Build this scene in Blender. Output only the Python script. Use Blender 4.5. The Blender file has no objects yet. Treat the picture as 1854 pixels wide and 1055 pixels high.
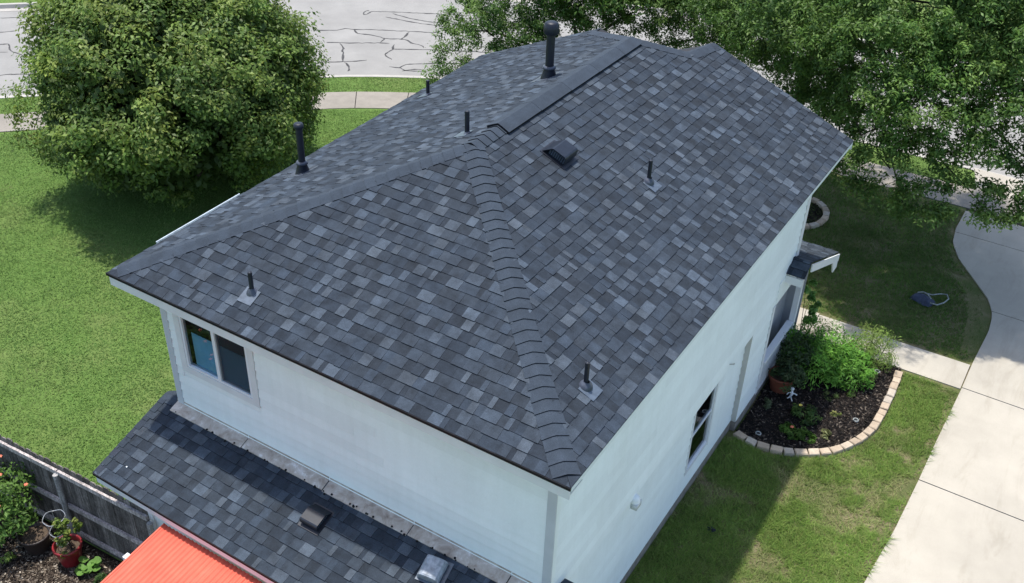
import bpy, math, random
import numpy as np
from mathutils import Vector, Matrix

sc = bpy.context.scene
C = sc.collection
R = math.radians

# ------------------------------------------------------------------ camera
cam_d = bpy.data.cameras.new('camera')
cam = bpy.data.objects.new('camera', cam_d); C.objects.link(cam)
cam.location = (3.453, -7.147, 12.974)
cam.rotation_euler = (R(55.429), R(-1.753), R(32.148))
cam_d.sensor_width = 36.0
cam_d.sensor_fit = 'HORIZONTAL'
cam_d.lens = 36.0 * 1847.66 / 1854.0
cam_d.clip_end = 1000
sc.camera = cam

# ------------------------------------------------------------------ light
SUN = Vector((-.205, .095, 1)).normalized()          # towards the sun
elev = math.asin(SUN.z); azim = math.atan2(SUN.x, SUN.y)
w = bpy.data.worlds.new('World'); sc.world = w; w.use_nodes = True
wn = w.node_tree.nodes; wl = w.node_tree.links
bg = wn['Background']
sky = wn.new('ShaderNodeTexSky'); sky.sky_type = 'NISHITA'; sky.sun_disc = False
sky.sun_elevation = elev; sky.sun_rotation = azim
sky.air_density = 1.0; sky.dust_density = 1.6; sky.ozone_density = 1.0
wl.new(sky.outputs[0], bg.inputs[0]); bg.inputs[1].default_value = 0.15
sd = bpy.data.lights.new('sun', 'SUN'); sun = bpy.data.objects.new('sun', sd); C.objects.link(sun)
sd.energy = 3.1; sd.angle = R(1.2); sd.color = (1.0, .955, .88)
sun.rotation_euler = (-SUN).to_track_quat('-Z', 'Y').to_euler()
sun.location = (0, 0, 40)
sc.view_settings.view_transform = 'Standard'
sc.view_settings.look = 'None'
sc.view_settings.exposure = 0.74
sc.view_settings.gamma = 1.0
sc.view_settings.use_curve_mapping = False

random.seed(7); rng = np.random.default_rng(7)

# ------------------------------------------------------------------ materials
def new_mat(name, rough=.8, spec=.3, metal=0.0):
    m = bpy.data.materials.new(name); m.use_nodes = True
    nt = m.node_tree; p = nt.nodes['Principled BSDF']
    p.inputs['Roughness'].default_value = rough
    p.inputs['Specular IOR Level'].default_value = spec
    p.inputs['Metallic'].default_value = metal
    return m, nt, p

def mixc(nt, a, b, fac, mode='MIX'):
    n = nt.nodes.new('ShaderNodeMix'); n.data_type = 'RGBA'; n.blend_type = mode
    for s, v in ((6, a), (7, b), (0, fac)):
        if hasattr(v, 'is_linked') or hasattr(v, 'links'): nt.links.new(v, n.inputs[s])
        elif s == 0: n.inputs[0].default_value = v
        else: n.inputs[s].default_value = (*v[:3], 1)
    return n.outputs[2]

def noise(nt, scale, detail=4, rough=.55, coord='Object', dist=0.0, vscale=None):
    tc = nt.nodes.new('ShaderNodeNewGeometry') if coord == 'World' else nt.nodes.new('ShaderNodeTexCoord')
    out = tc.outputs['Position'] if coord == 'World' else tc.outputs[coord]
    if vscale:
        mp = nt.nodes.new('ShaderNodeMapping'); mp.inputs['Scale'].default_value = vscale
        nt.links.new(out, mp.inputs[0]); out = mp.outputs[0]
    n = nt.nodes.new('ShaderNodeTexNoise'); n.inputs['Scale'].default_value = scale
    n.inputs['Detail'].default_value = detail; n.inputs['Roughness'].default_value = rough
    n.inputs['Distortion'].default_value = dist
    nt.links.new(out, n.inputs['Vector'])
    return n.outputs[0]

def ramp(nt, fac, stops):
    r = nt.nodes.new('ShaderNodeValToRGB'); e = r.color_ramp.elements
    while len(e) < len(stops): e.new(.5)
    for k, (p, c) in enumerate(stops):
        e[k].position = p; e[k].color = (*c, 1) if len(c) == 3 else c
    nt.links.new(fac, r.inputs[0]); return r.outputs[0]

def bump(nt, p, height, strength=.3, dist=.01):
    b = nt.nodes.new('ShaderNodeBump'); b.inputs['Strength'].default_value = strength
    b.inputs['Distance'].default_value = dist
    nt.links.new(height, b.inputs['Height']); nt.links.new(b.outputs[0], p.inputs['Normal'])

def g(v): return (v, v, v)

def simple(name, col, rough=.7, spec=.3, metal=0, var=.15, scale=6, bumpk=0.0, coord='World'):
    m, nt, p = new_mat(name, rough, spec, metal)
    n = noise(nt, scale, 5, coord=coord)
    lo = tuple(c * (1 - var) for c in col); hi = tuple(min(1, c * (1 + var)) for c in col)
    nt.links.new(ramp(nt, n, [(.3, lo), (.7, hi)]), p.inputs['Base Color'])
    if bumpk: bump(nt, p, noise(nt, scale * 8, 4, coord=coord), bumpk, .01)
    return m

def attr_mat(name, rough=.85, spec=.25, grain=220, grain_var=.35, big=1.2, big_var=.2, bumpk=.25, trans=0.0):
    """colour from the pieces' own Col attribute, with grain and wear on top"""
    m, nt, p = new_mat(name, rough, spec)
    a = nt.nodes.new('ShaderNodeAttribute'); a.attribute_name = 'Col'
    c = a.outputs['Color']
    if grain:
        n1 = noise(nt, grain, 2, .6, 'World')
        c = mixc(nt, c, ramp(nt, n1, [(.25, g(1 - grain_var)), (.75, g(1 + grain_var))]), 1.0, 'MULTIPLY')
    if big:
        n2 = noise(nt, big, 4, .6, 'World')
        c = mixc(nt, c, ramp(nt, n2, [(.3, g(1 - big_var)), (.7, g(1 + big_var))]), 1.0, 'MULTIPLY')
    nt.links.new(c, p.inputs['Base Color'])
    if bumpk: bump(nt, p, noise(nt, grain or 100, 3, .6, 'World'), bumpk, .004)
    if trans:
        tr = nt.nodes.new('ShaderNodeBsdfTranslucent'); nt.links.new(c, tr.inputs['Color'])
        mx = nt.nodes.new('ShaderNodeMixShader'); mx.inputs[0].default_value = trans
        out = nt.nodes['Material Output']
        nt.links.new(p.outputs[0], mx.inputs[1]); nt.links.new(tr.outputs[0], mx.inputs[2])
        nt.links.new(mx.outputs[0], out.inputs[0])
    return m

M = {}
M['shingle'] = attr_mat('shingle granules', .9, .3, 150, .5, 6, .30, .3)
M['cap'] = attr_mat('cap granules', .9, .3, 150, .45, 5, .16, .25)
M['deck'] = simple('roof deck felt', (.03, .032, .038), .9)
M['siding'] = attr_mat('painted siding', .55, .35, 40, .02, 1.1, .045, .04)
M['trim'] = simple('trim paint', (.70, .72, .74), .5, .35, var=.05, scale=3)
M['corner'] = simple('corner board paint', (.50, .54, .58), .5, .35, var=.05, scale=3)
M['returnshade'] = simple('shaded return', (.52, .51, .48), .6, .3, var=.05, scale=3)  # wall colour greyed to carry the shade of the recess
M['sidingp'] = simple('wall paint', (.70, .765, .785), .55, .3, var=.03, scale=3)
M['fascia'] = simple('fascia paint', (.66, .69, .71), .5, .35, var=.06, scale=4)
M['vinyl'] = simple('window vinyl', (.72, .76, .80), .35, .4, var=.03)
M['drip'] = simple('dark drip edge', (.009, .010, .013), .65, .2)
M['black'] = simple('black painted metal', (.012, .016, .026), .45, .35, var=.25, scale=30)
M['pipe'] = simple('painted vent pipe', (.016, .019, .028), .45, .45, var=.25, scale=20)
M['hood'] = simple('dark vent metal', (.011, .015, .024), .36, .45, var=.25, scale=20)
M['lead'] = simple('grey flashing metal', (.085, .11, .145), .42, .5, .15, var=.25, scale=14)
M['boot'] = simple('rubber boot', (.06, .07, .095), .4, .5, var=.2, scale=20)
M['galv'] = simple('weathered grey vent hood', (.30, .335, .38), .5, .4, .2, var=.35, scale=16)
M['galvlight'] = simple('pale gutter metal', (.50, .56, .60), .4, .4, .2, var=.2, scale=9)
M['foundation'] = simple('foundation concrete', (.22, .20, .18), .9, .2, var=.3, scale=7, bumpk=.3)
M['interior'] = simple('room interior', (.05, .055, .06), .9)
M['reflection'] = simple('pale blue blind', (.36, .66, .95), .6, var=.06)  # colour of a reflection in the end window
M['greyreflection'] = simple('grey blind', (.16, .19, .25), .6, var=.08)
M['porchgrey'] = simple('porch wall paint', (.36, .37, .40), .7, var=.05)
M['redmetal'] = simple('red roofing', (.68, .118, .068), .55, .3, var=.14, scale=3)
M['stone'] = attr_mat('edging stone', .9, .2, 60, .14, 9, .12, .5)
M['terracotta'] = simple('terracotta', (.19, .062, .038), .8, .2, var=.18, scale=9, bumpk=.1)
M['redpot'] = simple('glazed red pot', (.22, .015, .02), .35, .5, var=.2, scale=6)
M['brownpot'] = simple('dark plastic pot', (.035, .025, .022), .45, .4, var=.2, scale=8)
M['soil'] = simple('potting soil', (.10, .075, .055), .95, .1, var=.5, scale=60, bumpk=.5)
M['bark'] = simple('bark', (.075, .06, .048), .95, .1, var=.4, scale=14, bumpk=.6)
M['wire'] = simple('galvanised wire', (.42, .44, .46), .4, .5, .6, var=.1)
M['white'] = simple('white plastic', (.75, .76, .76), .4, .4, var=.05)
M['lens'] = simple('dark lens', (.03, .035, .04), .2, .5)
M['bag'] = simple('blue grey canvas', (.05, .062, .10), .8, .2, var=.3, scale=12, bumpk=.2)
M['strap'] = simple('pale webbing strap', (.30, .32, .31), .8, .2, var=.4, scale=25)
M['scrap'] = simple('dark scrap', (.01, .014, .025), .6)
M['tar'] = simple('crack sealant', (.065, .064, .063), .8, .2, var=.35, scale=6)
M['leaf'] = attr_mat('leaf', .52, .35, 0, 0, .35, .22, 0, .38)
M['weed'] = attr_mat('soft leaf', .6, .3, 0, 0, 2.0, .2, 0, .35)
M['grass'] = attr_mat('grass blade', .7, .2, 0, 0, .55, .25, 0, .35)
M['chip'] = attr_mat('mulch chip', .92, .15, 0, 0, 3, .3, 0)
M['fence'] = attr_mat('weathered fence board', .92, .15, 30, .35, 3, .35, .3)
M['petal'] = simple('pink orange petal', (.75, .22, .13), .6, var=.2)
M['yellow'] = simple('yellow petal', (.75, .62, .12), .6, var=.1)

# weathered fence grain runs down the boards
nt = M['fence'].node_tree
st = noise(nt, 6, 5, .65, 'World', vscale=(9, 9, .6))
p = nt.nodes['Principled BSDF']; src = p.inputs['Base Color'].links[0].from_socket
nt.links.new(mixc(nt, src, ramp(nt, st, [(.3, g(.45)), (.5, g(.95)), (.72, g(1.7))]), 1.0, 'MULTIPLY'), p.inputs['Base Color'])

nt = M['siding'].node_tree
st = noise(nt, 4, 5, .6, 'World', vscale=(2.2, 2.2, .22)); st2 = noise(nt, 1.3, 5, .7, 'World')
p = nt.nodes['Principled BSDF']; src = p.inputs['Base Color'].links[0].from_socket
c = mixc(nt, src, ramp(nt, st, [(.3, (.955, .96, .955)), (.6, g(1.0)), (.75, g(1.01))]), 1.0, 'MULTIPLY')
c = mixc(nt, c, ramp(nt, st2, [(.25, (.97, .965, .955)), (.5, g(1.0))]), 1.0, 'MULTIPLY')
nt.links.new(c, p.inputs['Base Color'])
# faded, dusty red sheets
nt = M['redmetal'].node_tree
st = noise(nt, 3, 5, .65, 'World', vscale=(5, .5, 1)); p = nt.nodes['Principled BSDF']; src = p.inputs['Base Color'].links[0].from_socket
nt.links.new(mixc(nt, src, ramp(nt, st, [(.3, (.82, .85, .9)), (.55, g(1.0)), (.75, (1.05, 1.35, 1.5))]), 1.0, 'MULTIPLY'), p.inputs['Base Color'])
# window glass
m, nt, p = new_mat('window glass', .04, .5)
p.inputs['Base Color'].default_value = (.02, .025, .03, 1)
tr = nt.nodes.new('ShaderNodeBsdfTransparent'); tr.inputs[0].default_value = (.72, .80, .82, 1)
gl = nt.nodes.new('ShaderNodeBsdfGlossy'); gl.inputs['Roughness'].default_value = .02
fr = nt.nodes.new('ShaderNodeFresnel'); fr.inputs[0].default_value = 1.6
mx = nt.nodes.new('ShaderNodeMixShader')
nt.links.new(fr.outputs[0], mx.inputs[0]); nt.links.new(tr.outputs[0], mx.inputs[1]); nt.links.new(gl.outputs[0], mx.inputs[2])
nt.links.new(mx.outputs[0], nt.nodes['Material Output'].inputs[0]); M['glass'] = m
# insect screen
m, nt, p = new_mat('insect screen', .7, .2)
p.inputs['Base Color'].default_value = (.03, .035, .045, 1)
tr = nt.nodes.new('ShaderNodeBsdfTransparent'); mx = nt.nodes.new('ShaderNodeMixShader'); mx.inputs[0].default_value = .58
nt.links.new(tr.outputs[0], mx.inputs[1]); nt.links.new(p.outputs[0], mx.inputs[2])
nt.links.new(mx.outputs[0], nt.nodes['Material Output'].inputs[0]); M['screen'] = m
# lawn soil under the blades
m, nt, p = new_mat('lawn', .95, .1)
n1 = noise(nt, .35, 6, .6, 'World'); n2 = noise(nt, 14, 5, .7, 'World'); n3 = noise(nt, 90, 3, .7, 'World')
c = ramp(nt, n1, [(.3, (.116, .202, .048)), (.5, (.132, .216, .054)), (.68, (.170, .222, .072))])
c = mixc(nt, c, ramp(nt, n2, [(.3, g(.8)), (.7, g(1.15))]), 1, 'MULTIPLY')
c = mixc(nt, c, ramp(nt, n3, [(.25, g(.55)), (.75, g(1.4))]), 1, 'MULTIPLY')
nt.links.new(c, p.inputs['Base Color']); bump(nt, p, n3, .8, .03); M['lawn'] = m
m, nt, p = new_mat('thatch and soil', .97, .1)
n1 = noise(nt, 1.1, 6, .65, 'World'); n2 = noise(nt, 60, 4, .7, 'World')
c = ramp(nt, n1, [(.35, (.095, .125, .04)), (.5, (.155, .155, .07)), (.66, (.25, .205, .13))])
c = mixc(nt, c, ramp(nt, n2, [(.25, g(.5)), (.75, g(1.45))]), 1, 'MULTIPLY')
nt.links.new(c, p.inputs['Base Color']); bump(nt, p, n2, .9, .03); M['thatch'] = m
# concretes
def concrete(name, col, var, scale):
    m, nt, p = new_mat(name, .88, .25)
    n1 = noise(nt, scale, 7, .65, 'World'); n2 = noise(nt, 70, 3, .6, 'World'); n3 = noise(nt, .5, 3, .5, 'World')
    c = ramp(nt, n1, [(.3, tuple(x * (1 - var) for x in col)), (.7, tuple(x * (1 + var) for x in col))])
    c = mixc(nt, c, ramp(nt, n2, [(.3, g(.93)), (.7, g(1.06))]), 1, 'MULTIPLY')
    c = mixc(nt, c, ramp(nt, n3, [(.35, g(.92)), (.65, g(1.06))]), 1, 'MULTIPLY')
    nt.links.new(c, p.inputs['Base Color']); bump(nt, p, n2, .12, .005); return m
M['drive'] = concrete('driveway concrete', (.415, .380, .318), .05, 2.2)
nt = M['drive'].node_tree; p = nt.nodes['Principled BSDF']; src = p.inputs['Base Color'].links[0].from_socket
st = noise(nt, 1.5, 6, .7, 'World', .8, vscale=(1.6, .35, 1))
nt.links.new(mixc(nt, src, ramp(nt, st, [(.28, (.86, .85, .83)), (.48, g(1.0)), (.75, g(1.03))]), 1.0, 'MULTIPLY'), p.inputs['Base Color'])
M['walk'] = concrete('sidewalk concrete', (.265, .240, .205), .12, 3.0)
M['kerb'] = concrete('kerb concrete', (.40, .38, .345), .1, 2.5)
M['street'] = concrete('street asphalt', (.272, .264, .248), .08, 1.2)
M['joint'] = simple('joint dirt', (.03, .026, .022), .95)
# mulch beds
m, nt, p = new_mat('mulch', .97, .1)
n1 = noise(nt, 45, 5, .75, 'World'); n2 = noise(nt, 2.2, 4, .6, 'World')
c = ramp(nt, n1, [(.3, (.008, .006, .006)), (.55, (.028, .021, .018)), (.75, (.085, .066, .052))])
c = mixc(nt, c, ramp(nt, n2, [(.35, g(.6)), (.65, g(1.5))]), 1, 'MULTIPLY')
nt.links.new(c, p.inputs['Base Color']); bump(nt, p, n1, 1, .04); M['mulch'] = m
# flashing along the wall
m, nt, p = new_mat('weathered flashing', .6, .35, .25)
n1 = noise(nt, 5, 6, .7, 'World', .6)
c = ramp(nt, n1, [(.28, (.22, .18, .15)), (.45, (.40, .35, .30)), (.58, (.50, .46, .41)), (.72, (.75, .75, .75))])
nt.links.new(c, p.inputs['Base Color']); M['flash'] = m

# ------------------------------------------------------------------ building blocks
def empty(name, loc=(0, 0, 0)):
    o = bpy.data.objects.new(name, None); C.objects.link(o); o.location = loc; return o

def tag(o, label=None, cat=None, group=None, kind=None):
    if label: o['label'] = label
    if cat: o['category'] = cat
    if group: o['group'] = group
    if kind: o['kind'] = kind
    return o

def mesh_obj(name, verts, faces, mat, parent=None, cols=None, smooth=False):
    me = bpy.data.meshes.new(name)
    me.from_pydata([tuple(map(float, v)) for v in verts], [], faces)
    if cols is not None:
        a = me.attributes.new('Col', 'FLOAT_COLOR', 'FACE')
        a.data.foreach_set('color', np.array([(*c[:3], 1) for c in cols], np.float32).ravel())
    me.materials.append(mat)
    if smooth: me.polygons.foreach_set('use_smooth', [True] * len(me.polygons))
    me.update()
    o = bpy.data.objects.new(name, me); C.objects.link(o)
    if parent is not None:
        o.parent = parent
        if parent.location.length > 0 or parent.parent:      # children keep world coordinates
            bpy_parent_fix.append((o, parent))
    return o
bpy_parent_fix = []
def world_loc(o):
    l = o.location.copy()
    while o.parent: o = o.parent; l = l + o.location
    return l

def fast_mesh(name, V, nper, cols, mat, parent=None, smooth=False):
    """V: (n*nper,3) verts, each run of nper verts one face"""
    n = len(V) // nper
    me = bpy.data.meshes.new(name)
    me.vertices.add(len(V)); me.vertices.foreach_set('co', V.astype(np.float32).ravel())
    me.loops.add(len(V)); me.loops.foreach_set('vertex_index', np.arange(len(V), dtype=np.int32))
    me.polygons.add(n); me.polygons.foreach_set('loop_start', np.arange(0, len(V), nper, dtype=np.int32))
    me.polygons.foreach_set('loop_total', np.full(n, nper, dtype=np.int32))
    me.update(calc_edges=True)
    if cols is not None:
        a = me.attributes.new('Col', 'FLOAT_COLOR', 'FACE')
        a.data.foreach_set('color', np.concatenate([cols, np.ones((n, 1))], 1).astype(np.float32).ravel())
    me.materials.append(mat)
    o = bpy.data.objects.new(name, me); C.objects.link(o)
    if parent is not None: o.parent = parent; bpy_parent_fix.append((o, parent))
    return o

class MB:
    def __init__(s): s.v = []; s.f = []; s.c = []
    def add(s, verts, faces, col=None):
        b = len(s.v); s.v += [tuple(v) for v in verts]; s.f += [tuple(i + b for i in f) for f in faces]
        if col is not None: s.c += [col] * len(faces)
    def box(s, x0, x1, y0, y1, z0, z1, col=None):
        s.add([(x0, y0, z0), (x1, y0, z0), (x1, y1, z0), (x0, y1, z0), (x0, y0, z1), (x1, y0, z1), (x1, y1, z1), (x0, y1, z1)],
              [(0, 3, 2, 1), (4, 5, 6, 7), (0, 1, 5, 4), (1, 2, 6, 5), (2, 3, 7, 6), (3, 0, 4, 7)], col)
    def obox(s, o, ax, ay, az, x0, x1, y0, y1, z0, z1, col=None):
        o, ax, ay, az = map(Vector, (o, ax, ay, az))
        P = [(x0, y0, z0), (x1, y0, z0), (x1, y1, z0), (x0, y1, z0), (x0, y0, z1), (x1, y0, z1), (x1, y1, z1), (x0, y1, z1)]
        s.add([o + ax * a + ay * b + az * c for a, b, c in P],
              [(0, 3, 2, 1), (4, 5, 6, 7), (0, 1, 5, 4), (1, 2, 6, 5), (2, 3, 7, 6), (3, 0, 4, 7)], col)
    def prism(s, poly, z0, z1, col=None):
        n = len(poly)
        s.add([(x, y, z0) for x, y in poly] + [(x, y, z1) for x, y in poly],
              [tuple(range(n - 1, -1, -1)), tuple(range(n, 2 * n))] + [(i, (i + 1) % n, n + (i + 1) % n, n + i) for i in range(n)], col)
    def tube(s, pts, radii, n=8, col=None, cap=True):
        pts = [Vector(p) for p in pts]
        if not hasattr(radii, '__len__'): radii = [radii] * len(pts)
        rings = []; prev = None; V = []; F = []
        for i, p in enumerate(pts):
            d = (pts[min(i + 1, len(pts) - 1)] - pts[max(i - 1, 0)])
            d = d.normalized() if d.length > 1e-9 else Vector((0, 0, 1))
            if prev is None:
                a = Vector((1, 0, 0)) if abs(d.x) < .8 else Vector((0, 1, 0))
                u = d.cross(a).normalized()
            else:
                u = (prev - d * prev.dot(d)).normalized()
            prev = u; vv = d.cross(u)
            for k in range(n):
                t = 2 * math.pi * k / n
                V.append(p + (u * math.cos(t) + vv * math.sin(t)) * radii[i])
        for i in range(len(pts) - 1):
            for k in range(n):
                F.append((i * n + k, i * n + (k + 1) % n, (i + 1) * n + (k + 1) % n, (i + 1) * n + k))
        if cap:
            F.append(tuple(range(n - 1, -1, -1))); F.append(tuple((len(pts) - 1) * n + k for k in range(n)))
        s.add(V, F, col)
    def lathe(s, prof, o=(0, 0, 0), n=24, col=None):
        V = []; F = []
        for r, z in prof:
            for k in range(n):
                t = 2 * math.pi * k / n
                V.append((o[0] + r * math.cos(t), o[1] + r * math.sin(t), o[2] + z))
        for i in range(len(prof) - 1):
            for k in range(n):
                F.append((i * n + k, i * n + (k + 1) % n, (i + 1) * n + (k + 1) % n, (i + 1) * n + k))
        s.add(V, F, col)
    def build(s, name, mat, parent=None, smooth=False):
        return mesh_obj(name, s.v, s.f, mat, parent, s.c if s.c else None, smooth)

def one(name, mat, parent, fn, smooth=False):
    m = MB(); fn(m); return m.build(name, mat, parent, smooth)

def clip(poly, cl):
    """Sutherland-Hodgman, cl convex counter-clockwise"""
    out = poly
    for i in range(len(cl)):
        a = cl[i]; b = cl[(i + 1) % len(cl)]
        ex, ey = b[0] - a[0], b[1] - a[1]
        inp = out; out = []
        if not inp: return []
        def side(p): return ex * (p[1] - a[1]) - ey * (p[0] - a[0])
        for j in range(len(inp)):
            p_, q = inp[j - 1], inp[j]
            sp, sq = side(p_), side(q)
            if sq >= 0:
                if sp < 0: t = sp / (sp - sq); out.append((p_[0] + t * (q[0] - p_[0]), p_[1] + t * (q[1] - p_[1])))
                out.append(q)
            elif sp >= 0:
                t = sp / (sp - sq); out.append((p_[0] + t * (q[0] - p_[0]), p_[1] + t * (q[1] - p_[1])))
    return out

def area2(poly): return .5 * sum(poly[i - 1][0] * poly[i][1] - poly[i][0] * poly[i - 1][1] for i in range(len(poly)))

# ------------------------------------------------------------------ dimensions of the house
W, HE = 7.4, 4.97
AP = Vector((-3.713, 3.60, 6.575))            # near end of the ridge
BP = Vector((-3.713, 8.60, 6.575))            # far end of the ridge
NE, NW = Vector((0, 0, HE)), Vector((-W, 0, HE))
XU, YW = -.33, .33                            # upper wall planes
XL = -.42                                    # lower side wall, set back a little
YF = 9.42                                     # front wall
XLW = -6.80                                   # left wall
tR = (AP.z - HE) / -AP.x; tE = (AP.z - HE) / AP.y; tL = (AP.z - HE) / (W + AP.x)
def zR(x): return HE - x * tR
def zL(x): return HE + (x + W) * tL

# ================================================================== SETTING
base = MB(); base.add([(-250, -250, -.145), (250, -250, -.145), (250, 250, -.145), (-250, 250, -.145)], [(0, 1, 2, 3)])
tag(base.build('ground', M['lawn']), kind='structure')

sw = [(-60, -26), (-40, -8.5), (-30, .2), (-22.2, 7.5), (-16.0, 13.9), (-14.4, 15.1), (-12, 16.45), (-9, 17.6), (-5.5, 18.5), (-2.1, 18.88), (3, 19.05), (12, 19.2), (40, 19.6), (80, 20)]
def smooth_line(pts, step=.5):
    P = np.array(pts); out = []
    for i in range(len(P) - 1):
        p0, p1, p2, p3 = P[max(i - 1, 0)], P[i], P[i + 1], P[min(i + 2, len(P) - 1)]
        L = np.linalg.norm(p2 - p1); m1 = (p2 - p0) / 2; m2 = (p3 - p1) / 2
        s1 = L / max(1e-6, np.linalg.norm(m1)); s2 = L / max(1e-6, np.linalg.norm(m2)); m1 = m1 * min(1, s1); m2 = m2 * min(1, s2)
        n = max(2, int(L / step))
        for k in range(n):
            t = k / n
            out.append((2*t**3-3*t**2+1)*p1 + (t**3-2*t**2+t)*m1 + (-2*t**3+3*t**2)*p2 + (t**3-t**2)*m2)
    out.append(P[-1]); return np.array(out)
SWL = smooth_line(sw)
seg = np.r_[0, np.cumsum(np.linalg.norm(np.diff(SWL, axis=0), axis=1))]
tan = np.gradient(SWL, axis=0); tan /= np.linalg.norm(tan, axis=1)[:, None]
NRM = np.stack([-tan[:, 1], tan[:, 0]], 1)
def off(d): return SWL + NRM * d
def at_s(s, d):
    x = np.interp(s, seg, SWL[:, 0]); y = np.interp(s, seg, SWL[:, 1])
    nx = np.interp(s, seg, NRM[:, 0]); ny = np.interp(s, seg, NRM[:, 1]); l = math.hypot(nx, ny)
    return (x + nx / l * d, y + ny / l * d)

# the lawn the house stands on, bounded by the kerb
inner = off(2.36)
near_poly = [tuple(p) for p in inner] + [(80, -120), (-60, -120)]
m = MB(); n = len(near_poly)
m.add([(x, y, 0) for x, y in near_poly], [tuple(range(n - 1, -1, -1))])
tag(m.build('lawn', M['lawn']), kind='structure')
# street strip
def strip(m, d0, d1, z0, z1=None):
    a = off(d0); b = off(d1); z1 = z0 if z1 is None else z1
    V = [(*p, z0) for p in a] + [(*p, z1) for p in b]; k = len(a)
    m.add(V, [(i, i + 1, k + i + 1, k + i) for i in range(k - 1)])
m = MB(); strip(m, 2.5, 10.9, -.12)
street = tag(m.build('street', M['street']), kind='structure')
m = MB(); strip(m, 2.36, 2.362, -.14, .02); strip(m, 2.362, 2.52, .02); strip(m, 2.52, 2.56, .02, -.112); strip(m, 2.56, 2.84, -.112); strip(m, 2.84, 2.842, -.112, -.125)
tag(m.build('kerb', M['kerb']), kind='structure')
m = MB(); strip(m, 10.5, 10.8, -.112); strip(m, 10.8, 10.84, -.112, .02); strip(m, 10.84, 11.0, .02); strip(m, 11.0, 11.01, .02, -.1)
tag(m.build('far_kerb', M['kerb']), kind='structure')
far = off(10.98)
m = MB(); fp = [tuple(p) for p in far] + [(80, 160), (-160, 160), (-160, -26)]
m.add([(x, y, 0) for x, y in fp], [tuple(range(len(fp)))])
tag(m.build('far_lawn', M['lawn']), kind='structure')
# sealed cracks in the street
cracks = [
 [(-20.68, 19.03), (-20.13, 19.45), (-20.0, 19.75), (-19.62, 19.9), (-19.2, 20.22), (-17.0, 21.46)],
 [(-19.67, 19.86), (-19.33, 19.64), (-18.95, 19.79), (-18.48, 19.87), (-18.31, 19.8), (-17.66, 20.16), (-17.28, 20.04), (-16.9, 20.07), (-16.66, 19.93)],
 [(-19.67, 18.33), (-18.88, 18.85), (-18.12, 19.42), (-17.85, 19.56)],
 [(-19.21, 18.54), (-18.83, 18.25), (-18.1, 17.33)],
 [(-18.69, 16.83), (-18.1, 17.33), (-17.76, 17.63), (-17.53, 17.92)],
 [(-18.02, 17.32), (-17.77, 17.21), (-17.56, 17.02), (-17.44, 16.82)],
 [(-17.68, 19.56), (-17.44, 19.16), (-17.36, 18.66), (-17.08, 18.5), (-16.9, 18.45)],
 [(-17.46, 19.21), (-16.69, 19.72), (-16.05, 20.13), (-13, 21.8)],
 [(-16.58, 17.92), (-16.26, 18.04), (-16.26, 18.39), (-15.93, 18.69), (-15.37, 19.17), (-13.6, 20.3)],
 [(-16.26, 18.04), (-15.96, 17.97), (-15.61, 18.17), (-15.37, 18.23)],
 [(-16.05, 17.85), (-15.7, 18.28), (-15.34, 18.25)],
 [(-20.47, 21.7), (-20.56, 21.63), (-20.46, 21.34), (-20.32, 21.29), (-20.33, 21.51), (-20.38, 21.69), (-18.84, 22.64), (-17.2, 23.51)],
 [(-19.6, 21.99), (-18.85, 21.97), (-17.97, 22.13), (-16.65, 22.69)],
 [(-19.59, 21.55), (-18.41, 21.72), (-17.19, 22.07)],
 [(-29.3, 12.2), (-29.15, 12.41), (-28.84, 12.84)],
 [(-28.5, 11.4), (-28.18, 11.72), (-28.01, 11.91), (-27.44, 11.6), (-26.83, 11.57)],
 [(-27.9, 11.0), (-27.59, 11.3), (-27.4, 11.45)],
 [(-26.2, 9.85), (-25.94, 10.12), (-25.77, 10.35), (-24.8, 11.1)],
 [(-30.35, 13.28), (-29.95, 13.65), (-29.51, 14.34)],
 [(-17.95, 20.81), (-17.75, 20.09)], [(-18.32, 19.86), (-18.17, 19.45)]]
for pl in cracks:
    P = smooth_line(pl, .12); k = len(P); P = P + rng.normal(0, .012, P.shape)
    T = np.gradient(P, axis=0); T /= np.linalg.norm(T, axis=1)[:, None] + 1e-9; N_ = np.stack([-T[:, 1], T[:, 0]], 1)
    wd = (.017 + .036 * np.abs(np.sin(np.arange(k) * .7 + rng.random() * 6)) * rng.random(k))[:, None]
    wd[0] *= .3; wd[-1] *= .3
    a = P + N_ * wd; b = P - N_ * wd
    mesh_obj('crack_sealant', [(*q, -.116) for q in a] + [(*q, -.116) for q in b], [(k + i, k + i + 1, i + 1, i) for i in range(k - 1)], M['tar'], street)

m = MB(); m.prism([(-.5, -3), (3.2, -3), (3.4, 19.0), (-2, 18.9), (-6, 18.4), (-6, 12.0), (-.5, 12.0)], -.1, .0015)
tag(m.build('yard_soil', M['thatch']), kind='structure')
# sidewalk slabs following the street
sidewalk = MB(); strip(sidewalk, -.01, 1.21, .003)
sidewalk = tag(sidewalk.build('sidewalk', M['joint']), kind='structure')
s0 = float(np.interp(-27, SWL[:, 0], seg)); s1 = float(np.interp(12, SWL[:, 0], seg)); s = s0
while s < s1:
    e = s + 1.5
    poly = [at_s(s + .012, 0), at_s((s + e) / 2, 0), at_s(e - .012, 0), at_s(e - .012, 1.2), at_s((s + e) / 2, 1.2), at_s(s + .012, 1.2)]
    mm = MB(); dz = random.uniform(-.006, .006); mm.prism(poly, -.05, .022 + dz); mm.build('slab', M['walk'], sidewalk)
    s = e

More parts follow.
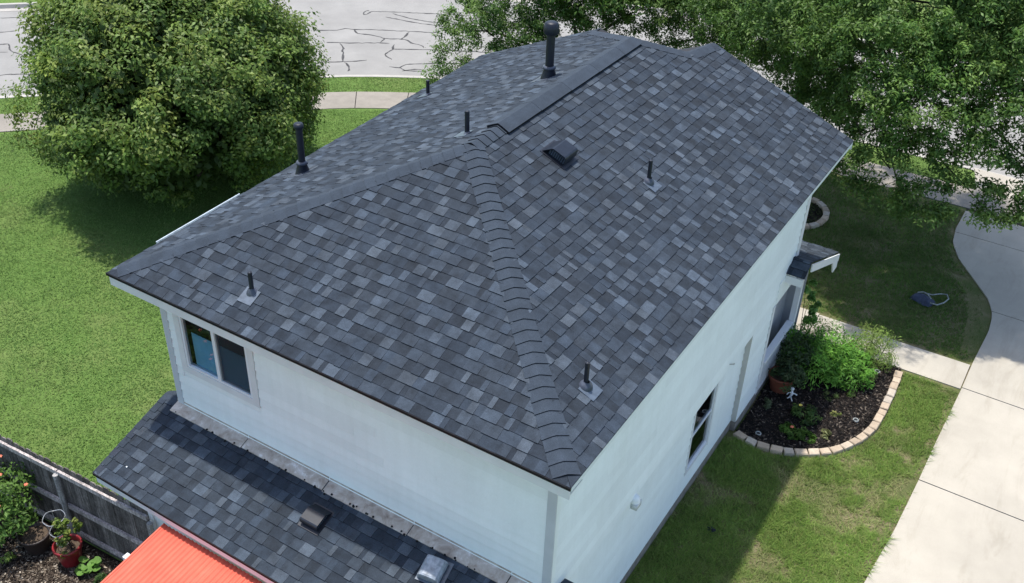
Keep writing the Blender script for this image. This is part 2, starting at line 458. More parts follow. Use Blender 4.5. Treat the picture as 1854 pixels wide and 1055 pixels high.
# driveway and front path, slab by slab
edge = [(-8, 2.7), (4.0, 2.72), (5.26, 2.815), (6.66, 2.92), (8.1, 2.968), (9.15, 2.985), (11.2, 3.045), (12.3, 3.056), (13.6, 3.11), (14.3, 3.055), (14.85, 2.87), (15.5, 2.44), (16.28, 1.9), (16.99, 1.6), (17.73, 1.515), (18.75, 1.52), (22, 1.2)]
ex = lambda y: float(np.interp(y, [q[0] for q in edge], [q[1] for q in edge]))
drv = MB(); ys = list(np.linspace(-8, 19.0, 90))
drv.add([(ex(y) + .015, y, .004) for y in ys] + [(8.6, y, .004) for y in ys], [(i, 90 + i, 91 + i, i + 1) for i in range(89)])
driveway = tag(drv.build('driveway', M['joint']), kind='structure')
for a, b in ((-4.3, -1.2), (-1.2, 1.9), (1.9, 4.98), (4.98, 8.10), (8.10, 11.25), (11.25, 14.42), (14.42, 17.55), (17.55, 18.84)):
    yy = np.linspace(a + .012, b - .012, 14)
    left = [(ex(y), y) for y in yy]
    mm = MB(); mm.prism([(8.6, a + .012), (8.6, b - .012)] + left[::-1], -.05, .03); mm.build('slab', M['drive'], driveway)
mm = MB(); mm.prism([(1.5, 20.22), (1.2, 21.5), (9.2, 21.5), (8.8, 20.22)], -.05, .028); mm.build('slab', M['drive'], driveway)
path = MB(); path.add([(-1.4, 11.2, .003), (3.03, 11.2, .003), (3.04, 12.12, .003), (-1.4, 12.1, .003)], [(0, 1, 2, 3)])
path = tag(path.build('front_path', M['joint']), kind='structure')
for a, b in ((-1.4, -.17), (-.17, 1.38), (1.38, 3.035)):
    mm = MB(); mm.prism([(a + .01, 11.17), (b - .01, 11.2), (b - .01, 12.12), (a + .01, 12.08)], -.05, .026 + random.uniform(-.004, .004)); mm.build('slab', M['drive'], path)

# mulch beds
bedline = [(-.26, 7.40), (.05, 7.32), (.37, 7.33), (.79, 7.47), (1.23, 7.74), (1.50, 8.02), (1.70, 8.38), (1.86, 8.85), (1.90, 9.3), (1.90, 10.1), (1.88, 10.6), (1.85, 11.02)]
bl = smooth_line(bedline, .1)
bed = [tuple(q) for q in bl] + [(1.85, 11.16), (-.3, 11.16)]
m = MB(); m.add([(x, y, .02) for x, y in bed], [tuple(range(len(bed)))])
tag(m.build('garden_bed', M['mulch']), kind='structure')
yard = [(-16, -9), (-5.0, -9), (-5.0, -.9), (-6.2, -.92), (-16, -1.42)]
m = MB(); m.add([(x, y, .012) for x, y in yard], [tuple(range(len(yard)))])
tag(m.build('mulch_yard', M['mulch']), kind='structure')
arcp = [(-2.05 + .62 * math.cos(R(t)), 16.2 + .78 * math.sin(R(t))) for t in range(-110, 111, 10)]
m = MB(); m.add([(x, y, .012) for x, y in arcp], [tuple(range(len(arcp)))])
tag(m.build('corner_bed', M['mulch']), kind='structure')
m = MB(); m.prism([(-5.0, -6.5), (-.2, -6.5), (-.2, -.86), (-5.0, -.86)], -.05, .02)
tag(m.build('bounce_slab', M['street']), kind='structure')  # unseen slab, added to bounce light onto the end wall

# ================================================================== HOUSE
house = tag(empty('house', (-3.6, 4.9, 0)), 'white two-storey house with grey-blue shingled hip roof', 'house')

# ---- roof shingles
PAL = [((.0202, .0275, .0385), .20), ((.0262, .0355, .0490), .30), ((.0330, .0445, .0610), .26), ((.0475, .0615, .0805), .16), ((.0590, .0760, .0985), .08)]
EDGE = (.006, .007, .010)      # cut asphalt edge, its black also drawing the shadow line under each course
def pick(tone):
    r = random.random()
    if tone == 'low': c = PAL[0][0] if r < .45 else (PAL[1][0] if r < .85 else PAL[2][0])
    else: c = PAL[1][0] if r < .18 else (PAL[2][0] if r < .52 else (PAL[3][0] if r < .84 else PAL[4][0]))
    k = random.uniform(.9, 1.1); wv = random.uniform(-.035, .035)
    return (c[0] * k * (1 + wv), c[1] * k, c[2] * k * (1 - wv))

SH = []          # every shingle: (screen size, verts, faces, colour, roof part)
cam_inv = None
def screen_area(V):
    Rm = cam.rotation_euler.to_matrix().transposed()
    P = []
    for v in V:
        q = Rm @ (Vector(v) - cam.location)
        if q.z > -.5: return 0
        x, y = 1847.66 * q.x / -q.z, 1847.66 * q.y / -q.z
        if abs(x) > 915 or abs(y) > 520: return 0
        P.append((x, y))
    return abs(area2(P))

def shingle_plane(O, U, Vv, polys, part, e=.157, gap=None, thick=1.0):
    O, U, Vv = Vector(O), Vector(U).normalized(), Vector(Vv).normalized()
    N = U.cross(Vv).normalized()
    if N.z < 0: N = -N
    u0 = min(p[0] for q in polys for p in q); u1 = max(p[0] for q in polys for p in q); v1 = max(p[1] for q in polys for p in q)
    for i in range(int(v1 / e) + 1):
        va = i * e; vb = va + e
        u = u0 - random.uniform(0, .5); hi = random.random() < .5
        while u < u1:
            hi = not hi if random.random() < .86 else hi
            wd = random.choice((.07, .10, .13, .15, .17, .19, .22)) if hi else random.choice((.07, .10, .13, .16, .2, .26))
            t = (.0145 if hi else .0085) * thick
            col = pick('hi' if hi else 'low')
            for q in polys:
                vs = va - (.006 if hi else 0) * (i > 0)
                c = clip([(u, vs), (u + wd - .0015, vs), (u + wd - .0015, vb + .012), (u, vb + .012)], q)
                if len(c) < 3 or abs(area2(c)) < .0009: continue
                k = len(c)
                def H(v): return .0025 + t * max(0, 1 - (v - va) / (e * 1.1))
                top = [O + U * a + Vv * b + N * H(b) for a, b in c]
                bot = [O + U * a + Vv * b for a, b in c]
                F = [tuple(range(k))] + [(j, k + j, k + (j + 1) % k, (j + 1) % k) for j in range(k)]
                SH.append((screen_area(top), top + bot, F, [col] + [EDGE] * k, part))
            u += wd

def roof_part(name, polys3, mat=M['deck']):
    mm = MB()
    for P in polys3: mm.add(P, [tuple(range(len(P)))])
    return mm.build(name, mat, house)

d = .004
LF = Vector((-8.0, 10.33, zL(-8.0)))          # far left eave corner
LR = Vector((-5.2, 10.33, zL(-5.2)))          # top of the left rake
LH = Vector((-5.2, 10.06, zL(-5.2)))
RF = Vector((0, 10.366, HE)); RG = Vector((-2.82, 10.25, zR(-2.82))); RH = Vector((-2.95, 9.36, zR(-2.95)))
VAL = Vector((-4.15, 10.3, zR(-2.9) - .55))
lowd = Vector((0, 0, -.012))
main_roof = roof_part('main_roof', [
    [p_ + lowd for p_ in (NE, RF, RG, RH, BP, AP)], [p_ + lowd for p_ in (NW, NE, AP)],
    [p_ + lowd for p_ in (LF, NW, AP, BP, LH, LR)], [p_ + lowd for p_ in (BP, RH, VAL, LH)], [p_ + lowd for p_ in (RH, RG, VAL)], [p_ + lowd for p_ in (LH, VAL, LR)]])
# right slope
uv = lambda O, U, V, P: ((Vector(P) - Vector(O)).dot(U), (Vector(P) - Vector(O)).dot(V))
def ccw(q): return q if area2(q) > 0 else q[::-1]
U = Vector((0, 1, 0)); V = Vector((-1, 0, tR)).normalized()
mid = Vector((0, 9.36, HE))
shingle_plane(NE, U, V, [ccw([uv(NE, U, V, p_) for p_ in (NE, mid, RH, BP, AP)]), ccw([uv(NE, U, V, p_) for p_ in (mid, RF, RG, RH)])], 'main')
# end slope
U = Vector((1, 0, 0)); V = Vector((0, 1, tE)).normalized()
shingle_plane(NW, U, V, [ccw([uv(NW, U, V, p_) for p_ in (NW, NE, AP)])], 'main')
# left slope
U = Vector((0, 1, 0)); V = Vector((1, 0, tL)).normalized()
LO = Vector((-8.0, 0, zL(-8.0)))
eL = lambda y: Vector((-W - .6 * y / 10.33, y, zL(-W - .6 * y / 10.33)))
shingle_plane(LO, U, V, [ccw([uv(LO, U, V, p_) for p_ in (eL(10.06), NW, AP, BP, LH)]), ccw([uv(LO, U, V, p_) for p_ in (eL(10.06), LF, LR, LH)])], 'main')

# ---- lower roof over the single-storey room
LZ1, LZ0, LY0 = 2.665, 2.19, -1.13
tl = (LZ1 - LZ0) / (YW - LY0)
LXA, LXB = -7.12, -.2
lower_roof = roof_part('lower_roof', [
    [(LXA, LY0, LZ0 - .012), (LXB, LY0, LZ0 - .012), (LXB, YW, LZ1 - .012), (LXA, YW, LZ1 - .012)],
    [(LXA, YW, LZ1 - .012), (XLW, YW, LZ1 - .012), (XLW, YW + .7, LZ1 - .35), (LXA, YW + .7, LZ1 - .35)]])
U = Vector((1, 0, 0)); V = Vector((0, 1, tl)).normalized(); O = Vector((LXA, LY0, LZ0)); Ls = math.hypot(YW - LY0, LZ1 - LZ0)
shingle_plane(O, U, V, [[(0, 0), (LXB - LXA, 0), (LXB - LXA, Ls), (0, Ls)]], 'lower', e=.157, thick=1.15)
# ---- porch roof
PR = [Vector((-1.6, 8.87, 2.80)), Vector((.03, 8.87, 2.80)), Vector((.03, 9.17, 3.0)), Vector((-1.6, 9.17, 3.0)), Vector((.03, 11.45, 2.04)), Vector((-1.6, 11.45, 2.04))]
porch_roof = roof_part('porch_roof', [[PR[0], PR[1], PR[2], PR[3]], [PR[3], PR[2], PR[4], PR[5]]])
U = Vector((-1, 0, 0)); V = (PR[2] - PR[4]).normalized()
shingle_plane(PR[4] + Vector((0, 0, .004)), U, V, [ccw([uv(PR[4], U, V, p_) for p_ in (PR[4], PR[5], PR[3], PR[2])])], 'porch')
U = Vector((1, 0, 0)); V = (PR[3] - PR[0]).normalized()
shingle_plane(PR[0] + Vector((0, 0, .004)), U, V, [ccw([uv(PR[0], U, V, p_) for p_ in (PR[0], PR[1], PR[2], PR[3])])], 'porch')
parts = {'main': main_roof, 'lower': lower_roof, 'porch': porch_roof}
order = sorted(range(len(SH)), key=lambda i: -SH[i][0])
rest = {k: MB() for k in parts}
for r_, i in enumerate(order):
    a, Vt, F, col, part = SH[i]
    if r_ < 300: mesh_obj('shingle', Vt, F, M['shingle'], parts[part], col)
    else: rest[part].add(Vt, F); rest[part].c += col
for k in parts:
    if rest[k].v: tag(rest[k].build('shingle_courses', M['shingle'], parts[k]), kind='stuff')

# ---- hip and ridge caps
CAPC = (.036, .0485, .0665)
def caps(P, Q, n1, n2, e=.165, wdt=.165, lift=.012, parent=None, jit=.004, name='ridge_cap', start=0.0, tone=1.0, step=.014):
    """caps laid from P up to Q; n1, n2 are the two slopes' normals"""
    P, Q = Vector(P), Vector(Q); d_ = (Q - P); L = d_.length; d_.normalize()
    n1, n2 = Vector(n1).normalized(), Vector(n2).normalized()
    up = (n1 + n2).normalized()
    s1 = n1.cross(d_); s2 = n2.cross(d_)
    if s1.dot(n2) > 0: s1 = -s1
    if s2.dot(n1) > 0: s2 = -s2
    if s1.dot(s2) > .98: s2 = -s2
    s = start
    while s < L - .03:
        a, b = s, min(s + e + .02, L)
        V_ = []; F = []
        t0 = lift + step; t1 = lift
        w1 = wdt + random.uniform(-jit, jit); w2 = wdt + random.uniform(-jit, jit); sk = random.uniform(-.006, .006)
        for (pos, t, w_) in ((a, t0, 1.0), (b, t1, .97)):
            B_ = P + d_ * pos
            V_ += [B_ + s1 * w1 * w_ + n1 * (t - .004) + d_ * sk, B_ + s1 * w1 * .25 + n1 * (t + .003), B_ + up * (t * 1.12), B_ + s2 * w2 * .25 + n2 * (t + .003), B_ + s2 * w2 * w_ + n2 * (t - .004) - d_ * sk]
            V_ += [B_ + s1 * w1 * w_ + n1 * .001 + d_ * sk, B_ + up * .001, B_ + s2 * w2 * w_ + n2 * .001 - d_ * sk]
        for k in range(4): F.append((k, k + 1, 8 + k + 1, 8 + k))
        F += [(5, 0, 8, 13), (4, 7, 15, 12), (0, 5, 6, 2, 1), (4, 3, 2, 6, 7)]
        k = random.uniform(.92, 1.08) * tone
        mesh_obj(name, V_, F, M['cap'], parent, [tuple(c * k for c in CAPC)] * 4 + [EDGE] * 4)
        s += e
nRt, nEn, nLf = Vector((tR, 0, 1)), Vector((0, -tE, 1)), Vector((-tL, 0, 1))
nFar = Vector((0, .44, 1))
caps(NE, AP, nEn, nRt, parent=main_roof, start=.16)
caps(NW, AP, nEn, nLf, parent=main_roof, start=.16)
caps(RH, BP, nRt, nFar, parent=main_roof)
caps(LH, BP, nLf, nFar, parent=main_roof)
caps(RG + Vector((0, -.05, 0)), RH, nRt, Vector((-tR, 0, 1)), parent=main_roof)
caps(AP + Vector((0, -.05, .004)), AP + Vector((0, .72, .004)), nRt, nLf, parent=main_roof)
# ridge vent with caps on top
va, vb = AP.y + .66, BP.y - .12
rv = MB()
for s_ in (-1, 1):
    t = tR if s_ > 0 else tL
    for k, (h0, h1, wd) in enumerate(((.004, .022, .175), (.030, .052, .186))):
        V_ = []
        for y in (va, vb):
            for (x, h) in ((0, h0), (wd, h0), (wd, h1), (0, h1)): V_.append((AP.x + s_ * x, y, AP.z - x * t + h))
        rv.add(V_, [(0, 1, 2, 3), (4, 7, 6, 5), (1, 5, 6, 2), (3, 2, 6, 7), (0, 4, 5, 1)])
    wd = .135
    V_ = []
    for y in (va + .004, vb - .004):
        for (x, h) in ((0, .003), (wd, .003), (wd, .05), (0, .05)): V_.append((AP.x + s_ * x, y, AP.z - x * t + h))
    rv.add(V_, [(0, 1, 2, 3), (4, 7, 6, 5), (1, 5, 6, 2)])
rv.build('ridge_vent', M['drip'], main_roof)
caps(Vector((AP.x, va - .02, AP.z)), Vector((AP.x, vb + .08, AP.z)), nRt, nLf, lift=.054, wdt=.188, parent=main_roof, e=.92, jit=.001, step=.003)
# caps on the lower roof's short ridge
caps(Vector((LXA - .01, YW + .03, LZ1 + .004)), Vector((XLW + .0, YW + .03, LZ1 + .004)), Vector((0, -tl, 1)), Vector((0, .5, 1)), parent=lower_roof, wdt=.15)
# starter strip along the lower roof's left rake
for k in range(9):
    f0, f1 = k / 9, (k + 1) / 9
    a = Vector((LXA, LY0 + (YW - LY0) * f0, LZ0 + (LZ1 - LZ0) * f0)); b = Vector((LXA, LY0 + (YW - LY0) * f1 + .02, LZ0 + (LZ1 - LZ0) * f1))
    mm = MB(); mm.add([a + Vector((-.03, 0, .017)), a + Vector((.085, 0, .020)), b + Vector((.085, 0, .016)), b + Vector((-.03, 0, .014)), a + Vector((-.03, 0, -.03)), a + Vector((.085, 0, 0)), b + Vector((.085, 0, 0)), b + Vector((-.03, 0, -.03))],
        [(0, 1, 2, 3), (0, 4, 5, 1), (3, 7, 4, 0), (1, 5, 6, 2)], tuple(c * random.uniform(.72, .8) for c in CAPC)); mm.build('rake_shingle', M['cap'], lower_roof)

one('roof_return', M['cap'], lower_roof, lambda m: m.add([(XU + .025, YW + .02, 2.70), (-.13, YW + .02, 2.70), (-.13, .70, 2.60), (XU + .025, .70, 2.60), (XU + .025, YW + .02, 2.55), (-.13, YW + .02, 2.55), (-.13, .70, 2.52), (XU + .025, .70, 2.52)], [(0, 1, 2, 3), (1, 5, 6, 2), (3, 2, 6, 7), (0, 4, 5, 1)], CAPC))
# ---- eave trim
one('drip_edge', M['drip'], main_roof, lambda m: m.box(-W - .012, .006, -.016, 0, HE - .035, HE + .006))
one('fascia', M['fascia'], main_roof, lambda m: m.box(-W + .02, -.012, .004, .03, HE - .19, HE - .02))
one('side_fascia', M['sidingp'], main_roof, lambda m: m.box(-.028, -.002, .034, 10.34, HE - .085, HE - .013))
one('side_soffit', M['sidingp'], main_roof, lambda m: m.box(XU - .02, -.03, .036, 10.33, HE - .08, HE - .068))
one('soffit', M['fascia'], main_roof, lambda m: m.box(-W + .05, -.03, .032, YW + .02, HE - .185, HE - .17))
gl_ = MB()
gx = lambda y: -W - (y / 10.33) * .6
for y0, y1 in ((1.0, 2.8),):
    a = Vector((gx(y0) - .02, y0, zL(gx(y0)) - .0)); b = Vector((gx(y1) - .02, y1, zL(gx(y1)) - .0))
    for dx0, dx1, z0, z1 in ((-.072, -.066, -.09, -.035), (-.072, -.01, -.095, -.09), (-.082, -.064, -.035, -.028)):
        V_ = [q + Vector((x, 0, z)) for q in (a, b) for x, z in ((dx0, z0), (dx1, z0), (dx1, z1), (dx0, z1))]
        gl_.add(V_, [(0, 1, 2, 3), (4, 7, 6, 5), (0, 4, 5, 1), (1, 5, 6, 2), (2, 6, 7, 3), (3, 7, 4, 0)])
gl_.build('gutter', M['galvlight'], main_roof)
mm = MB(); a = Vector((gx(0), 0.03, HE)); b = Vector((LF.x, LF.y, LF.z))
V_ = [q + Vector((x, 0, z)) for q in (a, b) for x, z in ((.0, -.17), (.03, -.17), (.03, -.02), (0, -.02))]
mm.add(V_, [(0, 1, 2, 3), (4, 7, 6, 5), (0, 4, 5, 1), (1, 5, 6, 2), (2, 6, 7, 3), (3, 7, 4, 0)]); mm.build('left_fascia', M['fascia'], main_roof)
# rake boards at the front
for A_, B_ in ((RF, RG), (LF, LR)):
    mm = MB(); V_ = [q + Vector((0, y, z)) for q in (A_, B_) for y, z in ((-.04, -.16), (-.008, -.16), (-.008, -.02), (-.04, -.02))]
    mm.add(V_, [(0, 1, 2, 3), (4, 7, 6, 5), (0, 4, 5, 1), (1, 5, 6, 2), (2, 6, 7, 3), (3, 7, 4, 0)]); mm.build('rake_board', M['fascia'], main_roof)
one('lower_drip_edge', M['drip'], lower_roof, lambda m: m.box(LXA - .02, LXB, LY0 - .016, LY0, LZ0 - .03, LZ0 + .012))
one('lower_fascia', M['fascia'], lower_roof, lambda m: m.box(LXA + .02, LXB, LY0 + .004, LY0 + .03, LZ0 - .16, LZ0 - .02))
one('rake_fascia', M['fascia'], lower_roof, lambda m: m.add([(LXA + .0, LY0 + .03, LZ0 - .15), (LXA + .03, LY0 + .03, LZ0 - .15), (LXA + .03, YW, LZ1 - .15), (LXA, YW, LZ1 - .15), (LXA, LY0 + .03, LZ0 - .02), (LXA + .03, LY0 + .03, LZ0 - .02), (LXA + .03, YW, LZ1 - .02), (LXA, YW, LZ1 - .02)],
    [(0, 3, 2, 1), (4, 5, 6, 7), (0, 1, 5, 4), (1, 2, 6, 5), (2, 3, 7, 6), (3, 0, 4, 7)]))

# ---- walls: core, siding boards
core = MB()
core.box(XLW + .03, XU - .03, YW + .3, YF - .03, 2.3, HE - .15)
core.box(XLW + .03, XL - .3, YW + .05, 7.46, .0, 2.3)
core.box(XLW + .03, XU - .03, 7.46, 8.56, .0, 2.3)
core.box(XLW + .03, -1.7, 8.5, YF - .05, 0, 2.3)
# the walls carry window holes: the cores sit behind, rooms are cut as dark boxes in front of them
walls = core.build('wall', M['interior'], house)

SC = (.80, .865, .88)
def board(o, ax, n_, x0, x1, z0, z1, parent, tone=1.0):
    """one lap siding board: ax along the wall, n_ outwards; bottom edge proud"""
    o, ax, n_ = Vector(o), Vector(ax), Vector(n_)
    k = random.uniform(.95, 1.03) * tone
    P = []
    for x in (x0 + .0008, x1 - .0008):
        for z, t in ((z0, .008), (z0 + .013, .021), (z1 + .015, .003)):
            P.append(o + ax * x + n_ * t + Vector((0, 0, z)))
        P.append(o + ax * x + Vector((0, 0, z0))); P.append(o + ax * x + Vector((0, 0, z1 + .015)))
    mesh_obj('siding_board', P, [(0, 5, 6, 1), (1, 6, 7, 2), (3, 8, 5, 0), (0, 1, 2, 4, 3), (7, 6, 5, 8, 9)], M['siding'], parent, [tuple(c * k * .62 for c in SC)] + [tuple(c * k for c in SC)] * 4)  # chamfer face coloured darker to draw the shadow line at each lap

def siding(name, o, ax, n_, L, z0, z1, holes, e=.16, blen=3.6):
    wp = MB(); wp.obox(o, ax, n_, (0, 0, 1), 0, L, -.035, -.012, z0 - .0, z1)
    # the sheathing behind the boards is pieced round the holes
    wp = MB(); zs = sorted({z0, z1, *[h[2] for h in holes], *[h[3] for h in holes]}); 
    for za, zb in zip(zs[:-1], zs[1:]):
        xs = [(0, L)]
        for hx0, hx1, hz0, hz1 in holes:
            if hz0 < (za + zb) / 2 < hz1:
                xs = [q for a_, b_ in xs for q in ((a_, min(b_, hx0)), (max(a_, hx1), b_)) if q[1] - q[0] > .01]
        for a_, b_ in xs: wp.obox(o, ax, n_, (0, 0, 1), a_, b_, -.028, .001, za, zb, SC)
    part = wp.build(name, M['siding'], house)
    z = z0
    while z < z1 - .01:
        zt = min(z + e, z1 - .016)
        cuts = [(0, L)]
        for hx0, hx1, hz0, hz1 in holes:
            if z < hz1 - .02 and zt > hz0 + .02:
                cuts = [q for a_, b_ in cuts for q in ((a_, min(b_, hx0)), (max(a_, hx1), b_)) if q[1] - q[0] > .02]
        for a_, b_ in cuts:
            x = a_; first = True
            while x < b_ - .01:
                ln = random.uniform(.8, blen) if first else blen
                x2 = min(b_, x + ln); first = False
                if b_ - x2 < .5: x2 = b_
                board(o, ax, n_, x, x2, z, zt, part); x = x2
        z += e
    return part
# end wall (faces the camera side), x runs from the left corner
WX0, WX1, WZ0, WZ1 = -6.46, -5.17, 3.53, 4.60
endw = siding('end_wall', (XLW, YW, 0), (1, 0, 0), (0, -1, 0), XU - XLW, LZ1 - .02, HE - .17, [(WX0 - .12 - XLW, WX1 + .12 - XLW, WZ0 - .13, WZ1 + .1)])
upw = siding('side_wall', (XU, YW, 0), (0, 1, 0), (1, 0, 0), YF - YW, 2.28, HE - .082, [])
SY0, SY1, SZ0, SZ1 = 5.27, 6.15, .70, 2.13
loww = siding('lower_side_wall', (XL, YW, 0), (0, 1, 0), (1, 0, 0), 7.46 - YW, .24, 2.27, [(SY0 - .07 - YW, SY1 + .07 - YW, SZ0 - .07, SZ1 + .07)])
bumpw = siding('entry_side_wall', (XU, 7.46, 0), (0, 1, 0), (1, 0, 0), 1.10, .24, 2.27, [])
one('return_wall', M['returnshade'], house, lambda m: m.box(XL - .03, XU + .014, 7.44, 7.462, .24, 2.27))
one('skirt_band', M['siding'], upw, lambda m: m.box(XL - .03, XU + .012, YW - .002, YF, 2.262, 2.285, SC))
fw = MB(); fw.box(XLW, XU - .002, YF, YF + .02, 2.3, HE - .12, SC); fw.box(XLW, -1.7, YF, YF + .02, 0, 2.3, SC); fw.build('front_wall', M['siding'], house)
one('gable_wall', M['siding'], house, lambda m: m.add([(XLW, YF + .25, HE - .15), (XU, YF + .25, HE - .15), (-2.9, YF + .25, zR(-2.9) - .05), (-4.1, YF + .25, 5.8), (-5.2, YF + .25, zL(-5.2) - .08)], [(0, 1, 2, 3, 4)], SC))
one('left_wall', M['siding'], house, lambda m: m.box(XLW - .002, XLW + .02, YW + .02, YF, 0, HE - .1, SC))
# corner boards and other trim
one('corner_board', M['corner'], house, lambda m: m.box(XU - .10, XU + .02, YW - .024, YW - .002, 2.62, HE - .18))
one('corner_board', M['siding'], house, lambda m: m.box(XU + .002, XU + .021, YW - .001, YW + .09, 2.30, HE - .18, SC))
one('corner_board', M['corner'], house, lambda m: m.box(XLW - .02, XLW + .09, YW - .024, YW - .002, 2.66, HE - .18))
one('corner_board', M['fascia'], house, lambda m: m.box(XLW - .03, XLW - .003, YW - .022, YW + .10, 2.60, HE - .18))
one('corner_board', M['trim'], house, lambda m: m.box(XU + .016, XU + .03, YF - .13, YF + .03, 2.3, HE - .18))
one('corner_board', M['trim'], house, lambda m: m.box(XU + .016, XU + .03, 8.46, 8.57, .2, 2.27))
one('foundation', M['foundation'], house, lambda m: (m.box(XLW, XL + .018, YW - .0, 7.46, -.05, .235), m.box(XLW, XU + .02, 7.455, 8.58, -.05, .235), m.box(XLW, XU + .01, 8.58, 11.1, -.05, .14)))

# ---- windows
def slider():
    wnd = MB(); y = YW - .018
    t = .115
    for x0, x1, z0, z1 in ((WX0 - t, WX0 - .004, WZ0 - t, WZ1 + .09), (WX1 + .004, WX1 + t, WZ0 - t, WZ1 + .09), (WX0 - .004, WX1 + .004, WZ0 - t, WZ0 - .004), (WX0 - .004, WX1 + .004, WZ1 + .004, WZ1 + .09)):
        wnd.box(x0, x1, y - .006, y + .03, z0, z1)
    o = wnd.build('window', M['fascia'], house); o['label'] = 'sliding window with white frame under the eave'
    fr = MB(); f = .038
    for x0, x1, z0, z1 in ((WX0, WX0 + f, WZ0, WZ1), (WX1 - f, WX1, WZ0, WZ1), (WX0 + f, WX1 - f, WZ0, WZ0 + f), (WX0 + f, WX1 - f, WZ1 - f, WZ1)):
        fr.box(x0, x1, y + .0, y + .07, z0, z1)
    xm = (WX0 + WX1) / 2 + .01
    fr.box(xm - .03, xm + .03, y - .004, y + .06, WZ0 + f, WZ1 - f); fr.build('frame', M['vinyl'], o)
    one('pane', M['glass'], o, lambda m: m.add([(WX0 + f, y + .035, WZ0 + f), (xm - .03, y + .035, WZ0 + f), (xm - .03, y + .035, WZ1 - f), (WX0 + f, y + .035, WZ1 - f)], [(0, 1, 2, 3)]))
    one('pane', M['glass'], o, lambda m: m.add([(xm + .03, y + .045, WZ0 + f), (WX1 - f, y + .045, WZ0 + f), (WX1 - f, y + .045, WZ1 - f), (xm + .03, y + .045, WZ1 - f)], [(0, 1, 2, 3)]))
    one('insect_screen', M['screen'], o, lambda m: m.add([(xm + .03, y + .02, WZ0 + f), (WX1 - f, y + .02, WZ0 + f), (WX1 - f, y + .02, WZ1 - f), (xm + .03, y + .02, WZ1 - f)], [(0, 1, 2, 3)]))
    one('reflection', M['reflection'], o, lambda m: m.box(WX0 + .12, WX1 - .03, y + .075, y + .082, WZ0 + .03, WZ0 + .62))  # panel behind the glass standing in for its pale blue reflection
    one('room_back', M['interior'], o, lambda m: m.add([(WX0, y + .22, WZ0), (WX1, y + .22, WZ0), (WX1, y + .22, WZ1), (WX0, y + .22, WZ1)], [(0, 1, 2, 3)]))
slider()
def hung():
    x = XL
    wnd = MB(); t = .07
    for y0, y1, z0, z1 in ((SY0 - t, SY0 - .003, SZ0 - t, SZ1 + t), (SY1 + .003, SY1 + t, SZ0 - t, SZ1 + t), (SY0 - .003, SY1 + .003, SZ0 - t, SZ0 - .003), (SY0 - .003, SY1 + .003, SZ1 + .003, SZ1 + t)):
        wnd.box(x - .02, x + .022, y0, y1, z0, z1)
    o = wnd.build('window', M['fascia'], house); o['label'] = 'dark double-hung window low on the side wall'
    f = .03; zm = SZ0 + (SZ1 - SZ0) * .52
    fr = MB()
    for y0, y1, z0, z1 in ((SY0, SY0 + f, SZ0, SZ1), (SY1 - f, SY1, SZ0, SZ1), (SY0 + f, SY1 - f, SZ0, SZ0 + f), (SY0 + f, SY1 - f, SZ1 - f, SZ1), (SY0 + f, SY1 - f, zm - .022, zm + .022)):
        fr.box(x - .05, x + .006, y0, y1, z0, z1)
    fr.build('frame', M['vinyl'], o)
    for z0, z1, dx in ((SZ0 + f, zm - .022, -.022), (zm + .022, SZ1 - f, -.012)):
        one('pane', M['glass'], o, lambda m: m.add([(x + dx, SY0 + f, z0), (x + dx, SY1 - f, z0), (x + dx, SY1 - f, z1), (x + dx, SY0 + f, z1)], [(0, 1, 2, 3)]))
    one('room_back', M['interior'], o, lambda m: m.add([(x - .2, SY0, SZ0), (x - .2, SY1, SZ0), (x - .2, SY1, SZ1), (x - .2, SY0, SZ1)], [(0, 1, 2, 3)]))
hung()

# ---- lower room's walls and the flashing
one('lower_room_wall', M['siding'], house, lambda m: (m.box(-6.75, -.35, -.87, -.85, 0, LZ0 - .0, SC), m.box(-6.75, -6.73, -.85, YW, 0, 2.3, SC), m.box(-.37, XU - .01, -.85, YW - .03, 0, 2.3, SC)))
one('corner_board', M['trim'], house, lambda m: m.box(-6.42, -6.31, -.90, -.872, 0, LZ0 - .05))
x = XLW - .05; k = 0
while x < XU - .02:
    x2 = min(XU + .0, x + random.uniform(1.25, 1.75))
    mm = MB(); dz = .004 * (k % 2)
    q0, q1 = YW - .016, YW - .19 + random.uniform(-.01, .01)
    zf = lambda y: LZ1 - (YW - y) * tl + .021 + dz
    mm.add([(x, q1, zf(q1)), (x2 - .014, q1, zf(q1)), (x2 - .014, q0, zf(q0)), (x, q0, zf(q0)), (x, q0, zf(q0) + .05), (x2 - .014, q0, zf(q0) + .05), (x, q1, zf(q1) - .015), (x2 - .014, q1, zf(q1) - .015)],
           [(0, 1, 2, 3), (3, 2, 5, 4), (6, 7, 1, 0)]); mm.build('flashing', M['flash'], lower_roof)
    x = x2; k += 1
# blobs of sealant and debris along the flashing edge
mm = MB()
for k in range(46):
    x = random.uniform(XLW, XU); y = YW - .19 + random.gauss(0, .012); z = LZ1 - (YW - y) * tl + .026; r_ = random.uniform(.008, .02)
    mm.lathe([(r_, 0), (r_ * .8, r_ * .7), (0.001, r_)], (x, y, z), 6)
tag(mm.build('sealant_blobs', M['drip'], lower_roof), kind='stuff')

